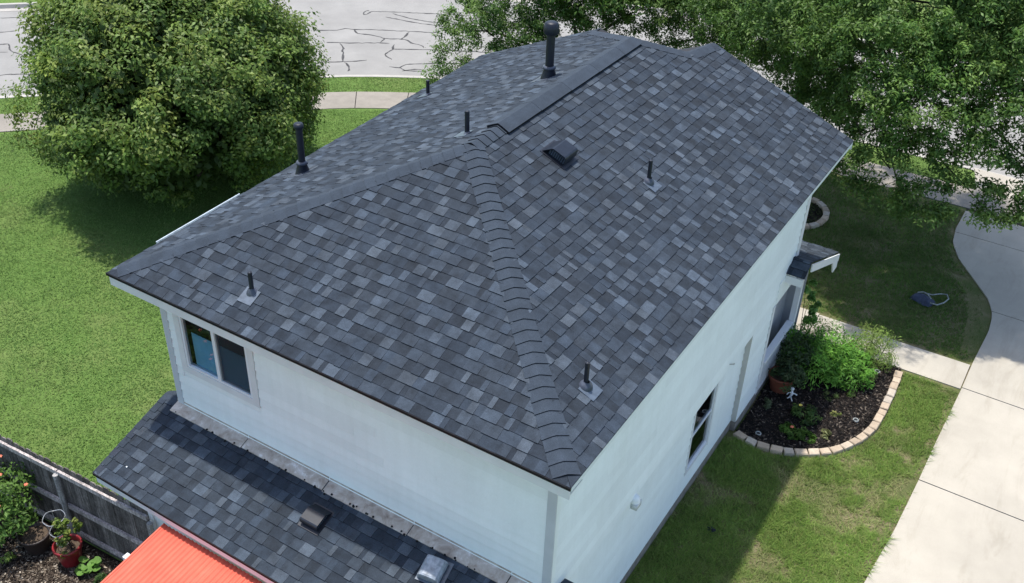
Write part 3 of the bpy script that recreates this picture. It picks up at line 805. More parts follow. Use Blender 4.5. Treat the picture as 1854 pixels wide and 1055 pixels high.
# ---- pipes and vents
def pipe(x, y, z, h, r, n, flash=True, cap=None, label=None):
    """n: slope normal under it"""
    o = MB(); o.tube([(x, y, z - .03), (x, y, z + h)], r, 16, cap=False); o.tube([(x, y, z + h), (x, y, z + h - .05)], r * .8, 16, cap=True)
    o.add([(x + q * math.cos(2 * math.pi * k / 16), y + q * math.sin(2 * math.pi * k / 16), z + h) for q in (r, r * .8) for k in range(16)], [(k, (k + 1) % 16, 16 + (k + 1) % 16, 16 + k) for k in range(16)])
    p_ = o.build('vent_pipe', M['pipe'], house, True)
    n = Vector(n).normalized(); dn = Vector((n.x, n.y, 0)).normalized()
    dn = (dn - n * dn.dot(n)).normalized(); sd_ = n.cross(dn)
    B_ = Vector((x, y, z))
    if flash:
        mm = MB(); mm.obox(B_, dn, sd_, n, -.05, .185, -.12, .12, .012, .019); mm.build('flashing', M['lead'], p_)
        mm = MB(); V_ = []; F = []
        prof = [(.088, .014), (.082, .035), (.066, .06), (.042, .072), (r + .004, .085)]
        for q, hh in prof:
            for k in range(20):
                t = 2 * math.pi * k / 20; f = hh / .085
                flat = dn * q * math.cos(t) + sd_ * q * math.sin(t) + n * hh
                upr = Vector((math.cos(t) * q, math.sin(t) * q, hh + .01))
                V_.append(B_ + flat * (1 - f * .6) + upr * (f * .6))
        for i in range(len(prof) - 1):
            for k in range(20): F.append((i * 20 + k, i * 20 + (k + 1) % 20, (i + 1) * 20 + (k + 1) % 20, (i + 1) * 20 + k))
        mm.add(V_, F); mm.build('rubber_boot', M['boot'], p_, True)
    else:
        mm = MB(); mm.obox(B_, dn, sd_, n, -.2, .26, -.2, .2, .012, .02); mm.build('flashing', M['cap'] if False else M['boot'], p_)
        mm = MB(); mm.lathe([(r + .075, -.04), (r + .05, .05), (r + .022, .14), (r + .016, .17)], (x, y, z), 20); mm.build('cone_flashing', M['black'], p_, True)
        mm = MB(); mm.lathe([(r + .012, .165), (r + .04, .17), (r + .038, .2), (r + .002, .215)], (x, y, z), 20); mm.build('storm_collar', M['boot'], p_, True)
    if cap:
        cr, ch = cap
        mm = MB(); mm.lathe([(cr * .9, h - .02), (cr, h), (cr, h + ch * .75), (cr * .93, h + ch * .8), (cr * .9, h + ch), (cr * .6, h + ch * 1.12), (.001, h + ch * 1.17)], (x, y, z), 24); mm.build('cap', M['black'], p_, True)
        mm = MB(); mm.lathe([(cr * .9, h - .02), (r * .9, h - .015)], (x, y, z), 24); mm.build('cap_underside', M['drip'], p_)
    if label: p_['label'] = label
    return p_
pipe(-1.794, 5.44, zR(-1.794), .37, .03, nRt)
pipe(-.565, 1.33, zR(-.565), .37, .03, nRt)
pipe(-5.148, .54, HE + .54 * tE, .33, .03, nEn)
pipe(-4.18, 4.14, zL(-4.18), .37, .036, nLf)
pipe(-7.283, 7.4, zL(-7.283), .30, .034, nLf)
pipe(-4.40, 6.89, zL(-4.40) - .01, .78, .072, nLf, False, (.125, .16), 'tall black flue pipe with round cap beside the ridge vent')
pipe(-6.90, 3.49, zL(-6.90) - .01, .80, .056, nLf, False, (.078, .06), 'slim black flue pipe with flat cap on the left slope')

def box_vent(cx, cy, dn, n, z, wd, dp, ht, mat, name, flip=False, rounded=False):
    """hood on the slope: dn points downhill, n the slope normal"""
    n = Vector(n).normalized(); dn = Vector(dn); dn = (dn - n * dn.dot(n)).normalized(); sd_ = n.cross(dn)
    B_ = Vector((cx, cy, z))
    P = lambda a, b, c: B_ + dn * a + sd_ * b + n * c
    hw, hd = wd / 2, dp / 2
    mm = MB()
    rise = .012
    prof = [(-hd, rise), (-hd * .82, ht * .62), (-hd * .55, ht), (hd * .62, ht), (hd * .9, ht * .78), (hd, ht * .36)]
    if rounded: prof = [(-hd, rise), (-hd * .93, ht * .55), (-hd * .7, ht * .9), (-hd * .4, ht), (hd * .45, ht), (hd * .8, ht * .9), (hd * .97, ht * .6), (hd, ht * .3)]
    sec = [(-hw, -.006), (-hw * .97, -.001), (-hw * .88, 0), (hw * .88, 0), (hw * .97, -.001), (hw, -.006)] if not rounded else [(-hw, -.03), (-hw * .95, -.008), (-hw * .8, 0), (hw * .8, 0), (hw * .95, -.008), (hw, -.03)]
    V_ = [P(a, b, max(.012, h + dz)) for a, h in prof for b, dz in sec]; k = len(sec); F = []
    for i in range(len(prof) - 1):
        for j in range(k - 1): F.append((i * k + j, i * k + j + 1, (i + 1) * k + j + 1, (i + 1) * k + j))
    mm.add(V_, F)
    for s_, j in ((-1, 0), (1, k - 1)):      # side skirts
        Vs = [V_[i * k + j] for i in range(len(prof))] + [P(hd * .86, s_ * hw, .035), P(-hd, s_ * hw, .012)]
        mm.add(Vs, [tuple(range(len(Vs)))])
    o = mm.build(name, mat, house)
    fl = MB(); fl.obox(B_, dn, sd_, n, -hd * 1.1, hd * 1.35, -hw * 1.22, hw * 1.22, .016, .021); fl.build('flange', M['pipe'] if mat == M['black'] else M['lead'], o)
    thr = MB(); thr.obox(B_, dn, sd_, n, -hd * .7, hd * .62, -hw * .86, hw * .86, .02, ht * .72); thr.build('throat', M['drip'], o)
    gr = MB()
    for q in range(10):
        b = -hw * .8 + q * hw * 1.6 / 9
        gr.obox(B_, dn, sd_, n, hd * .63, hd * .66, b - .006, b + .006, .03, ht * .66)
    gr.build('grille', M['lead'], o)
    return o
def hood_vent(cx, cy, z, dn, n, opn, ln, wd, ht, mat, name):
    """slant-back hood: ramps up from its uphill edge, drops at the downhill edge, open with louvres at the end opn"""
    n = Vector(n).normalized(); dn = Vector(dn); dn = (dn - n * dn.dot(n)).normalized(); sd_ = n.cross(dn)
    if sd_.dot(Vector(opn)) < 0: sd_ = -sd_
    B_ = Vector((cx, cy, z)); P = lambda a, b, c: B_ + dn * a + sd_ * b + n * c
    hl = ln / 2; hw = wd / 2
    prof = [(-hl, .02), (-hl * .42, ht * .86), (-hl * .36, ht * .94), (-hl * .25, ht), (hl * .78, ht * 1.02), (hl * .92, ht * .97), (hl, ht * .86), (hl * 1.03, .05)]
    k = len(prof); mm = MB(); t = .010
    V_ = [P(a, b, h) for b in (-hw, hw) for a, h in prof] + [P(a * .96, hw, max(.02, h - .018)) for a, h in prof] + [P(a * .96, -hw * .9, max(.02, h - .018)) for a, h in prof]
    F = [(i, i + 1, k + i + 1, k + i) for i in range(k - 1)] + [(k + i, k + i + 1, 2 * k + i + 1, 2 * k + i) for i in range(k - 1)] + [(2 * k + i, 2 * k + i + 1, 3 * k + i + 1, 3 * k + i) for i in range(k - 1)]
    F.append(tuple(range(k - 1, -1, -1)))
    mm.add(V_, F); o = mm.build(name, mat, house)
    mm = MB(); mm.obox(B_, dn, sd_, n, -hl * 1.12, hl * 1.3, -hw * 1.2, hw * 1.15, .015, .020); mm.build('flange', M['pipe'], o)
    mm = MB(); mm.add([P(a * .93, hw * .55, max(.02, h - .02)) for a, h in prof], [tuple(range(k))]); mm.build('throat', M['drip'], o)
    for q in range(8):
        a = -hl * .45 + q * hl * 1.3 / 7; hh = ht * (.78 if a > -hl * .35 else .55)
        mm = MB(); mm.obox(B_, dn, sd_, n, a - .009, a + .009, hw * .6, hw * .8, .03, hh); mm.build('louvre', M['lead'], o)
    return o
# the hood on the right slope opens towards the near end of the house
bv = hood_vent(-2.90, 4.60, zR(-2.90), (1, 0, 0), nRt, (0, -1, 0), .38, .36, .17, M['hood'], 'roof_vent'); bv['label'] = 'black hooded vent high on the right slope'
nLo = Vector((0, -tl, 1)); zLo = lambda y: LZ1 - (YW - y) * tl
bv = hood_vent(-3.66, -.20, zLo(-.20), (0, -1, 0), nLo, (1, 0, 0), .32, .30, .13, M['hood'], 'roof_vent'); bv['label'] = 'dark box vent on the lower roof'
bv = box_vent(-1.80, -.09, (1, .12, 0), nLo, zLo(-.09), .30, .32, .16, M['galv'], 'roof_vent', rounded=True); bv['label'] = 'shiny grey rounded vent on the lower roof'
one('dryer_vent', M['siding'], house, lambda m: (m.lathe([(.085, 0), (.08, .06), (.05, .10), (.001, .11)], (XU + .02, 2.78, 2.20), 14, (.78, .82, .83)), m.box(XU + .0, XU + .1, 2.70, 2.86, 2.10, 2.2, (.62, .65, .66))), True)
one('hose_hook', M['wire'], house, lambda m: m.tube([(XU + .01, 6.33, 2.36), (XU + .06, 6.35, 2.37), (XU + .07, 6.42, 2.34), (XU + .05, 6.44, 2.30)], .01, 6))

# ---- porch
one('porch_beam', M['siding'], house, lambda m: m.add([(x_, y_, z_) for x_ in (XU - .03, XU + .022) for y_, z_ in ((8.575, 2.262), (10.32, 2.262), (10.32, 2.44), (9.2, 2.92), (8.92, 2.74), (8.575, 2.74))], [(5, 4, 3, 2, 1, 0), (6, 7, 8, 9, 10, 11), (0, 1, 7, 6), (1, 2, 8, 7), (2, 3, 9, 8), (4, 5, 11, 10), (5, 0, 6, 11)], SC))
one('porch_fascia', M['trim'], house, lambda m: m.box(-1.7, .0, 8.885, 8.91, 2.60, 2.76))
one('porch_front_fascia', M['trim'], house, lambda m: m.box(-1.7, 0.0, 11.36, 11.39, 1.90, 2.0))
one('porch_ceiling', M['porchgrey'], house, lambda m: m.box(-1.7, XU - .02, 8.6, 10.4, 2.27, 2.285))
one('porch_post', M['trim'], house, lambda m: m.box(XU - .05, XU + .055, 10.20, 10.32, .14, 2.26))
one('porch_wall', M['porchgrey'], house, lambda m: (m.box(-.64, -.62, 8.586, 11.0, .14, 2.2), m.box(-.62, -.30, 10.6, 10.62, .14, 2.2), m.box(-.96, XU - .04, 8.562, 8.585, .14, 2.26)))
rk = MB()
a, b = Vector((.034, 9.17, 2.98)), Vector((.034, 11.45, 2.02))
V_ = [q + Vector((x, 0, z)) for q in (a, b) for x, z in ((0, -.17), (.025, -.17), (.025, -.005), (0, -.005))]
rk.add(V_, [(0, 1, 2, 3), (4, 7, 6, 5), (0, 4, 5, 1), (1, 5, 6, 2), (2, 6, 7, 3), (3, 7, 4, 0)])
rk.add([(.034, 10.95, 2.06), (.034, 11.4, 1.87), (.034, 11.42, 1.72), (.034, 11.16, 1.72), (.059, 10.95, 2.06), (.059, 11.4, 1.87), (.059, 11.42, 1.72), (.059, 11.16, 1.72)], [(0, 3, 2, 1), (4, 5, 6, 7), (0, 1, 5, 4), (1, 2, 6, 5), (2, 3, 7, 6), (3, 0, 4, 7)])
rk.build('porch_rake_board', M['trim'], house)
pr = MB(); pr.box(XU - .08, XU + .05, 8.59, 10.19, .86, .92); pr.box(XU - .01, XU + .03, 8.59, 10.19, .22, .28)
rail = pr.build('porch_railing', M['trim'], house)
for k in range(15): one('baluster', M['trim'], rail, lambda m: m.box(XU - .005, XU + .022, 8.62 + k * .105, 8.65 + k * .105, .28, .86))

# ================================================================== GARDEN OBJECTS
# ---- red patio cover
patio = tag(empty('patio_cover', (-3.4, -3, 0)), 'bright red corrugated metal patio cover below the lower roof', 'patio cover')
px0 = -5.74; pw = .82
pz = lambda y: 1.93 + (y + 1.13) * .115
k = 0
while px0 < -3.2:
    nseg = 66; V_ = []; F = []
    for j, y in enumerate((-1.10, -2.0, -2.9, -3.8)):
        for i in range(nseg + 1):
            x = px0 + pw * i / nseg
            V_.append((x, y, pz(y) + .011 * math.sin(2 * math.pi * (x + 5.74) / .075) + .003 * (k % 2)))
    for j in range(3):
        for i in range(nseg): q = j * (nseg + 1) + i; F.append((q, q + nseg + 1, q + nseg + 2, q + 1))
    mesh_obj('panel', V_, F, M['redmetal'], patio, smooth=True)
    px0 += pw - .03; k += 1
one('edge_trim', M['redmetal'], patio, lambda m: m.add([(-5.765, -1.10, pz(-1.1) - .05), (-5.738, -1.10, pz(-1.1) - .05), (-5.738, -1.10, pz(-1.1) + .012), (-5.765, -1.10, pz(-1.1) + .012), (-5.765, -3.8, pz(-3.8) - .05), (-5.738, -3.8, pz(-3.8) - .05), (-5.738, -3.8, pz(-3.8) + .012), (-5.765, -3.8, pz(-3.8) + .012)],
    [(0, 1, 2, 3), (4, 7, 6, 5), (0, 4, 5, 1), (1, 5, 6, 2), (2, 6, 7, 3), (3, 7, 4, 0)]))
one('beam', M['white'], patio, lambda m: m.box(-5.7, -2.6, -3.72, -3.62, 1.42, 1.57))
for x, y in ((-5.84, -1.72), (-5.68, -3.67), (-2.7, -3.67)): one('post', M['white'], patio, lambda m: m.box(x - .045, x + .045, y - .045, y + .045, 0, pz(y) - .06))

# ---- fence
fence = tag(empty('fence', (-9, -1.05, 0)), 'weathered dark wooden picket fence with pale rails behind the pots', 'fence')
fA, fB = Vector((-13.2, -1.31, 0)), Vector((-6.40, -.905, 0)); fd = (fB - fA).normalized(); fn = Vector((-fd.y, fd.x, 0)); FL = (fB - fA).length
s = 0
while s < FL:
    wd = min(.14, FL - s); h = 1.66 + random.uniform(-.025, .02); c = random.uniform(.6, 1.35); col = (.150 * c, .135 * c, .125 * c)
    mm = MB(); x0, x1 = s + .003, s + wd - .003; dy = random.uniform(-.004, .004); q = .03
    prof = [(x0, .02), (x1, .02), (x1, h - q), (x1 - q, h), (x0 + q, h), (x0, h - q)]
    V_ = [fA + fd * a + fn * (dy + b) + Vector((0, 0, z)) for b in (0, .018) for a, z in prof]
    mm.add(V_, [tuple(range(6)), tuple(range(11, 5, -1))] + [(i, 6 + i, 6 + (i + 1) % 6, (i + 1) % 6) for i in range(6)], col); mm.build('picket', M['fence'], fence)
    s += .1405
for z in (.16, .76, 1.47):
    for a, b in ((.1, 2.5), (2.52, 4.93), (4.95, FL)):
        c = random.uniform(.9, 1.1); mm = MB(); mm.obox(fA, fd, fn, (0, 0, 1), a, b, -.05, -.008, z, z + .085, (.40 * c, .36 * c, .345 * c)); mm.build('rail', M['fence'], fence)
for a in (.12, 2.51, 4.94, 6.9):
    mm = MB(); V_ = fA + fd * a - fn * .075
    mm.tube([V_, V_ + Vector((0, 0, 1.5))], .045, 10, (.30, .29, .28)); mm.build('post', M['fence'], fence)

# ---- leaves
def leaf_cloud(pos, nrm, ln, wdr, cols, droop=None):
    """pos (n,3), nrm (n,3) leaf normals, ln (n,) lengths -> quads"""
    n = len(pos)
    r = rng.normal(size=(n, 3)); nrm = nrm / np.linalg.norm(nrm, axis=1)[:, None]
    d = r - nrm * np.sum(r * nrm, 1)[:, None]; d /= np.linalg.norm(d, axis=1)[:, None] + 1e-9
    if droop is not None: d[:, 2] -= droop; d /= np.linalg.norm(d, axis=1)[:, None]
    s = np.cross(nrm, d); s /= np.linalg.norm(s, axis=1)[:, None] + 1e-9
    L = ln[:, None]; Wd = L * wdr
    V = np.empty((n, 4, 3))
    V[:, 0] = pos - d * L * .5; V[:, 1] = pos + s * Wd * .5 + nrm * L * .07; V[:, 2] = pos + d * L * .5 - nrm * L * .10; V[:, 3] = pos - s * Wd * .5 + nrm * L * .07
    return V.reshape(-1, 3), cols

def clumps_to_leaves(cc, cr, per, leaf, wdr, base_cols, flat=.7, upw=.9, outc=None, shade=.25, center=None):
    """cc clump centres, cr clump radii"""
    n = len(cc); idx = np.repeat(np.arange(n), per); N = len(idx)
    d = rng.normal(size=(N, 3)); d /= np.linalg.norm(d, axis=1)[:, None]
    rad = rng.random(N) ** .45
    offv = d * rad[:, None] * cr[idx][:, None]; offv[:, 2] *= flat
    pos = cc[idx] + offv
    nr = d * .55 + np.array([0, 0, upw]) + rng.normal(size=(N, 3)) * .42
    if center is not None:
        o = pos - np.array(center); o /= np.linalg.norm(o, axis=1)[:, None] + 1e-9; nr = nr + o * .5
    bc = np.array(base_cols); ci = rng.integers(0, len(bc), n)[idx]
    ci = np.where(rng.random(N) < .25, rng.integers(0, len(bc), N), ci)
    col = bc[ci] * (rng.normal(1, .14, N).clip(.6, 1.5))[:, None] * (rng.normal(1, .13, n).clip(.65, 1.4)[idx])[:, None]
    ln = leaf * rng.uniform(.65, 1.3, N)
    return pos, nr, ln, col

def limbs(name, base_p, top_p, targets, r0, parent, n=10):
    mm = MB(); b, t = Vector(base_p), Vector(top_p)
    midp = b.lerp(t, .5) + Vector((random.uniform(-.1, .1), random.uniform(-.1, .1), 0))
    mm.tube([b - Vector((0, 0, .15)), b + Vector((0, 0, .12)), midp, t], [r0 * 1.5, r0 * 1.1, r0 * .88, r0 * .7], n)
    o = mm.build(name, M['bark'], parent, True)
    for q in targets:
        mm = MB()
        q = Vector(q); a = b.lerp(t, random.uniform(.55, 1.0)); k1 = a.lerp(q, .35) + Vector((random.uniform(-.2, .2), random.uniform(-.2, .2), .35)); k2 = a.lerp(q, .72) + Vector((random.uniform(-.2, .2), random.uniform(-.2, .2), .2))
        rr = r0 * random.uniform(.28, .42); mm.tube([a, k1, k2, q], [rr, rr * .7, rr * .42, rr * .12], 7)
        for _ in range(3):
            f = random.uniform(.4, .9); s_ = k1.lerp(q, f); e_ = s_ + Vector((random.uniform(-.8, .8), random.uniform(-.8, .8), random.uniform(-.3, .6)))
            mm.tube([s_, s_.lerp(e_, .5) + Vector((0, 0, .08)), e_], [rr * .28, rr * .18, rr * .06], 5)
        mm.build('limb', M['bark'], parent, True)
    return o

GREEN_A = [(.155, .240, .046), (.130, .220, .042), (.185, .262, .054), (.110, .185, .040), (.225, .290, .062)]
GREEN_B = [(.105, .200, .040), (.085, .170, .034), (.130, .225, .048), (.070, .140, .030), (.150, .245, .058)]

# left tree: a dense rounded crown standing on the lawn
def left_tree():
    t = tag(empty('shade_tree', (-16.0, 8.9, 0)), 'dense round leafy tree on the open lawn left of the house', 'tree')
    cen = np.array((-15.80, 8.55, 2.70)); rad = np.array((3.58, 3.58, 3.1))
    # lobes give the crown its uneven outline
    n = 104; lo = rng.normal(size=(n, 3)); lo /= np.linalg.norm(lo, axis=1)[:, None]
    lo = lo[lo[:, 2] > -.80]
    lc = cen + lo * rad * .74 * rng.uniform(.88, 1.1, (len(lo), 1)); lr = rng.uniform(.7, 1.2, len(lo))
    cc = []; cr = []
    for c0, r0 in zip(lc, lr):
        k = int(24 * r0); d = rng.normal(size=(k, 3)); d /= np.linalg.norm(d, axis=1)[:, None]
        d = d[(d @ (c0 - cen)) > -.55 * np.linalg.norm(c0 - cen)]
        cc.append(c0 + d * r0 * rng.uniform(.72, 1.02, (len(d), 1))); cr.append(rng.uniform(.28, .5, len(d)))
    cc = np.concatenate(cc); cr = np.concatenate(cr)
    keep = cc[:, 2] > .55; cc = cc[keep]; cr = cr[keep]
    pos, nr, ln, col = clumps_to_leaves(cc, cr, 96, .112, .5, GREEN_A, .8, .7, center=cen)
    # some yellowing sprays
    V, cols = leaf_cloud(pos, nr, ln, .5, col, .25)
    # fill of inner leaves so that the crown is not hollow
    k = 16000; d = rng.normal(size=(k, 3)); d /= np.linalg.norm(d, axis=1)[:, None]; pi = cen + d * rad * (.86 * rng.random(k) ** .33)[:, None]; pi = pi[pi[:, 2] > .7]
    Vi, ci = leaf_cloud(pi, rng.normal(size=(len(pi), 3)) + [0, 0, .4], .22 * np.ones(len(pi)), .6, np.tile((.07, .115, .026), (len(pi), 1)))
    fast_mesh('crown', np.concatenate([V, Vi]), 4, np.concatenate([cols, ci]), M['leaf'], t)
    limbs('trunk', (-16.0, 8.9, 0), (-16.0, 8.9, 1.6), [tuple(cen + lo[i] * rad * .7) for i in range(0, len(lo), 3)], .2, t)
left_tree()

def blob_tree(name, label, base_p, top_p, blobs, per_m2, leaf, wdr, pal, r0, extra=None, droop=.35, seed=1):
    t = tag(empty(name, base_p), label, 'tree')
    Vs = []; Cs = []; tg = []
    for (x, y, z, r, dens) in blobs:
        c0 = np.array((x, y, z)); k = max(8, int(46 * r * r * dens)); d = rng.normal(size=(k, 3)); d /= np.linalg.norm(d, axis=1)[:, None]
        cc = c0 + d * r * (rng.uniform(.35, 1.05, (k, 1))) * np.array((1, 1, .72)); cr = rng.uniform(.16, .36, k)
        pos, nr, ln, col = clumps_to_leaves(cc, cr, per_m2, leaf, wdr, pal, .75, .9)
        V, cols = leaf_cloud(pos, nr, ln, wdr, col, droop); Vs.append(V); Cs.append(cols); tg.append((x, y, z + .2 * r))
    if extra is not None:       # the rest of the crown, above the picture
        (cx, cy, cz, rx, ry, rz, k, sz) = extra
        d = rng.normal(size=(k, 3)); d /= np.linalg.norm(d, axis=1)[:, None]
        cc = np.array((cx, cy, cz)) + d * np.array((rx, ry, rz)) * rng.uniform(.3, 1.0, (k, 1))
        pos, nr, ln, col = clumps_to_leaves(cc, rng.uniform(.3, .6, k), 42, sz, .5, pal, .8, .9)
        V, cols = leaf_cloud(pos, nr, ln, .5, col); Vs.append(V); Cs.append(cols)
    fast_mesh('crown', np.concatenate(Vs), 4, np.concatenate(Cs), M['leaf'], t)
    random.seed(seed); limbs('trunk', base_p, top_p, tg[::2], r0, t)
    return t
oakb = [(-4.85, 16.94, 4.5, 1.3, 1), (-2.93, 15.6, 4.9, 1.2, .9), (-2.26, 14.88, 5.5, 1.2, 1), (-1.78, 15.5, 4.3, 1.0, .7), (-1.07, 14.12, 5.5, 1.2, 1), (-.14, 13.54, 6.0, 1.1, 1), (.31, 13.0, 5.0, 1.0, 1.1),
        (.81, 13.67, 5.5, 1.2, 1), (1.32, 14.64, 6.0, 1.4, 1), (1.76, 13.8, 5.0, 1.1, 1), (1.48, 13.3, 4.3, .8, .9), (2.4, 13.9, 3.9, .8, .8), (.65, 13.0, 4.1, .75, .75), (-.66, 14.6, 3.4, .55, .55), (1.4, 13.1, 3.55, .5, .6), (2.14, 13.4, 3.35, .5, .6),
        (-1.85, 15.6, 3.3, .6, .5), (2.9, 14.6, 5.2, 1.2, 1), (3.6, 15.4, 5.0, 1.4, 1), (-3.6, 17.3, 5.2, 1.5, .9), (-1.0, 16.6, 5.3, 1.4, .6), (.8, 16.2, 5.6, 1.5, .6), (-.2, 12.9, 3.6, .35, .6), (.9, 12.75, 3.3, .35, .7), (3.2, 13.7, 3.6, .6, .7),
        (-2.6, 16.2, 3.4, .9, .9), (-3.4, 17.6, 3.4, 1.0, .9), (-1.5, 15.2, 3.6, .8, .9), (-4.6, 18.2, 3.5, 1.1, 1), (-.6, 14.2, 4.2, .8, .9), (.1, 13.4, 3.9, .6, .8), (-2.2, 17.2, 2.9, .8, .7), (-.9, 13.9, 2.7, .35, .8), (-.1, 13.1, 2.8, .4, .9), (.75, 12.85, 2.75, .35, .9), (1.5, 12.7, 2.9, .35, .9), (2.4, 13.1, 2.9, .4, .9), (2.9, 13.4, 3.1, .45, .9), (-5.6, 18.8, 4.0, 1.2, 1), (.0, 15.2, 4.8, 1.1, .8), (2.0, 15.6, 4.8, 1.2, .8)]
blob_tree('oak_tree', 'large spreading tree with hanging leafy branches beyond the front lawn at right', (-3.9, 20.7, 0), (-3.0, 19.0, 4.6), oakb, 88, .098, .40, GREEN_B, .17, (.0, 17.4, 7.6, 5.4, 3.9, 2.0, 800, .17), seed=3)
fyb = [(-12.27, 15.64, 2.6, .9, .8), (-12.0, 16.71, 3.2, 1.1, 1), (-10.55, 15.9, 3.1, 1.1, 1), (-11.95, 14.95, 2.1, .65, .8), (-9.89, 16.7, 3.6, 1.2, 1), (-8.71, 17.05, 3.6, 1.2, 1), (-7.5, 17.97, 3.6, 1.3, .9), (-6.17, 17.91, 3.7, 1.3, .8), (-10.9, 15.56, 2.3, .8, .9), (-9.3, 15.9, 2.6, .8, .9), (-8.0, 16.8, 2.6, .8, .8), (-6.6, 17.2, 2.8, .8, .6), (-12.6, 15.0, 1.5, .45, .7), (-11.6, 14.5, 1.3, .5, .8), (-5.2, 18.6, 3.2, .9, .6)]
blob_tree('front_tree', 'light green small-leaved tree rising behind the ridge of the roof', (-9.3, 17.0, 0), (-9.2, 17.0, 2.6), fyb, 88, .09, .42, GREEN_B, .15, (-9.2, 17.6, 5.0, 3.4, 2.6, 1.3, 420, .15), seed=4)

# ---- grass
def pts_in(poly, n):
    P = np.array(poly); lo = P.min(0); hi = P.max(0); out = []
    tot = 0
    while tot < n:
        q = rng.uniform(lo, hi, (n * 2, 2)); ins = np.zeros(len(q), bool); j = len(P) - 1
        for i in range(len(P)):
            c = ((P[i, 1] > q[:, 1]) != (P[j, 1] > q[:, 1])) & (q[:, 0] < (P[j, 0] - P[i, 0]) * (q[:, 1] - P[i, 1]) / (P[j, 1] - P[i, 1] + 1e-12) + P[i, 0])
            ins ^= c; j = i
        out.append(q[ins]); tot += ins.sum()
    return np.concatenate(out)[:n]
def vnoise(p, s, seed):
    r = np.random.default_rng(seed); G = r.random((64, 64)); q = p * s; i = np.floor(q).astype(int); f = q - i; f = f * f * (3 - 2 * f)
    a = G[i[:, 0] % 64, i[:, 1] % 64]; b = G[(i[:, 0] + 1) % 64, i[:, 1] % 64]; c = G[i[:, 0] % 64, (i[:, 1] + 1) % 64]; d_ = G[(i[:, 0] + 1) % 64, (i[:, 1] + 1) % 64]
    return (a * (1 - f[:, 0]) + b * f[:, 0]) * (1 - f[:, 1]) + (c * (1 - f[:, 0]) + d_ * f[:, 0]) * f[:, 1]
def grass(name, label, poly, n, h, wd, seed, dry=.5, pal=((.082, .140, .024), (.060, .115, .020), (.105, .155, .034)), drycol=(.19, .165, .075), lean=1.0, soil=False):
    P = pts_in(poly, n); k = vnoise(P, .9, seed) * .35 + vnoise(P, 2.9, seed + 1) * .4 + vnoise(P, 9, seed + 3) * .25; k2 = vnoise(P, 7, seed + 2) * .6 + vnoise(P, 19, seed + 4) * .4
    pr_ = 1.12 - dry * .85 * (k > .64) - .3 * (k2 < .3)
    if soil:          # worn bare along the driveway edge
        de = np.interp(P[:, 1], [q[0] for q in edge], [q[1] for q in edge]) - P[:, 0]
        pr_ = pr_ - .8 * (de < .10 + .12 * vnoise(P, 1.7, 5)) - 1.0 * ((P[:, 1] > 12.6) & (P[:, 1] < 15.6) & (de < .45 * vnoise(P, 1.1, 9) + .12))
    keep = rng.random(n) < pr_; P = P[keep]; k = k[keep]; k2 = k2[keep]; n = len(P)
    a = rng.uniform(0, 2 * math.pi, n); hh = h * rng.uniform(.5, 1.3, n) * (.75 + .6 * k2)
    ln = np.stack([np.cos(a), np.sin(a)], 1) * (hh * rng.uniform(.4, 1.5, n) * lean)[:, None]; sd_ = np.stack([-np.sin(a), np.cos(a)], 1) * (wd * rng.uniform(.6, 1.3, n) / 2)[:, None]
    z = np.zeros(n) + .002
    V = np.empty((n, 3, 3)); V[:, 0, :2] = P - sd_; V[:, 1, :2] = P + sd_; V[:, 2, :2] = P + ln; V[:, 0, 2] = z; V[:, 1, 2] = z; V[:, 2, 2] = hh * .75
    pc = np.array(pal); col = pc[rng.integers(0, len(pc), n)] * rng.normal(1, .12, n).clip(.5, 1.6)[:, None] * (.82 + .36 * k2)[:, None]
    f = np.clip((k - .52) * 3.0, 0, 1) * dry * rng.random(n) * 1.3; f = f.clip(0, 1)[:, None]
    col = col * (1 - f) + np.array(drycol) * f
    o = fast_mesh(name, V.reshape(-1, 3), 3, col, M['grass']); tag(o, label, 'grass', kind='stuff'); return o
bedo = [(float(x), float(y)) for x, y in bl]
side_poly = [(XL + .02, -1.0), (2.72, -1.0)] + [(ex(y) - .01, y) for y in np.linspace(1.5, 11.1, 20)] + [(1.98, 11.1)] + [(x + .1, y) for x, y in bedo[::-1] if y > 8.2] + [(x + .05, y - .1) for x, y in bedo[::-1] if y <= 8.2] + [(XL + .02, 7.2)]
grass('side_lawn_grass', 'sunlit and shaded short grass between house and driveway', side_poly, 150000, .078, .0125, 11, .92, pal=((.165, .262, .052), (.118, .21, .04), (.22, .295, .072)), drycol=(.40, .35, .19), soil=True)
# a few long runners creeping over the driveway edge
front_poly = [(-4.5, 12.2), (3.02, 12.2)] + [(ex(y) - .02, y) for y in np.linspace(12.3, 18.7, 24)] + [(1.45, 18.85), (-2.1, 18.8), (-5.5, 18.4)]
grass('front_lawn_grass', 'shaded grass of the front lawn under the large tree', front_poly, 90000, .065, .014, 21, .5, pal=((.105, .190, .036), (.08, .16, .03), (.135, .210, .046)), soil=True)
left_poly = [(-7.0, 10.6), (-7.0, -.8), (-12.5, -1.15), (-24, -1), (-26.5, 3.2), (-22.3, 7.2), (-16.1, 13.75), (-14.4, 14.95), (-12, 16.3), (-9, 17.4)]
grass('left_lawn_grass', 'wide green lawn left of the house behind the fence', left_poly, 330000, .042, .019, 31, .5, pal=((.132, .235, .056), (.116, .214, .050), (.152, .248, .066)), drycol=(.25, .25, .11))
vs = []
Pa = off(1.22); Pb = off(2.34); sel = [i for i in range(len(SWL)) if -27 < SWL[i, 0] < 1.2]
verge = [tuple(Pa[i]) for i in sel] + [tuple(Pb[i]) for i in sel[::-1]]
grass('verge_grass', 'strip of grass between sidewalk and street kerb', verge, 40000, .05, .018, 41, .9, pal=((.145, .25, .06), (.12, .215, .05), (.18, .27, .075)))

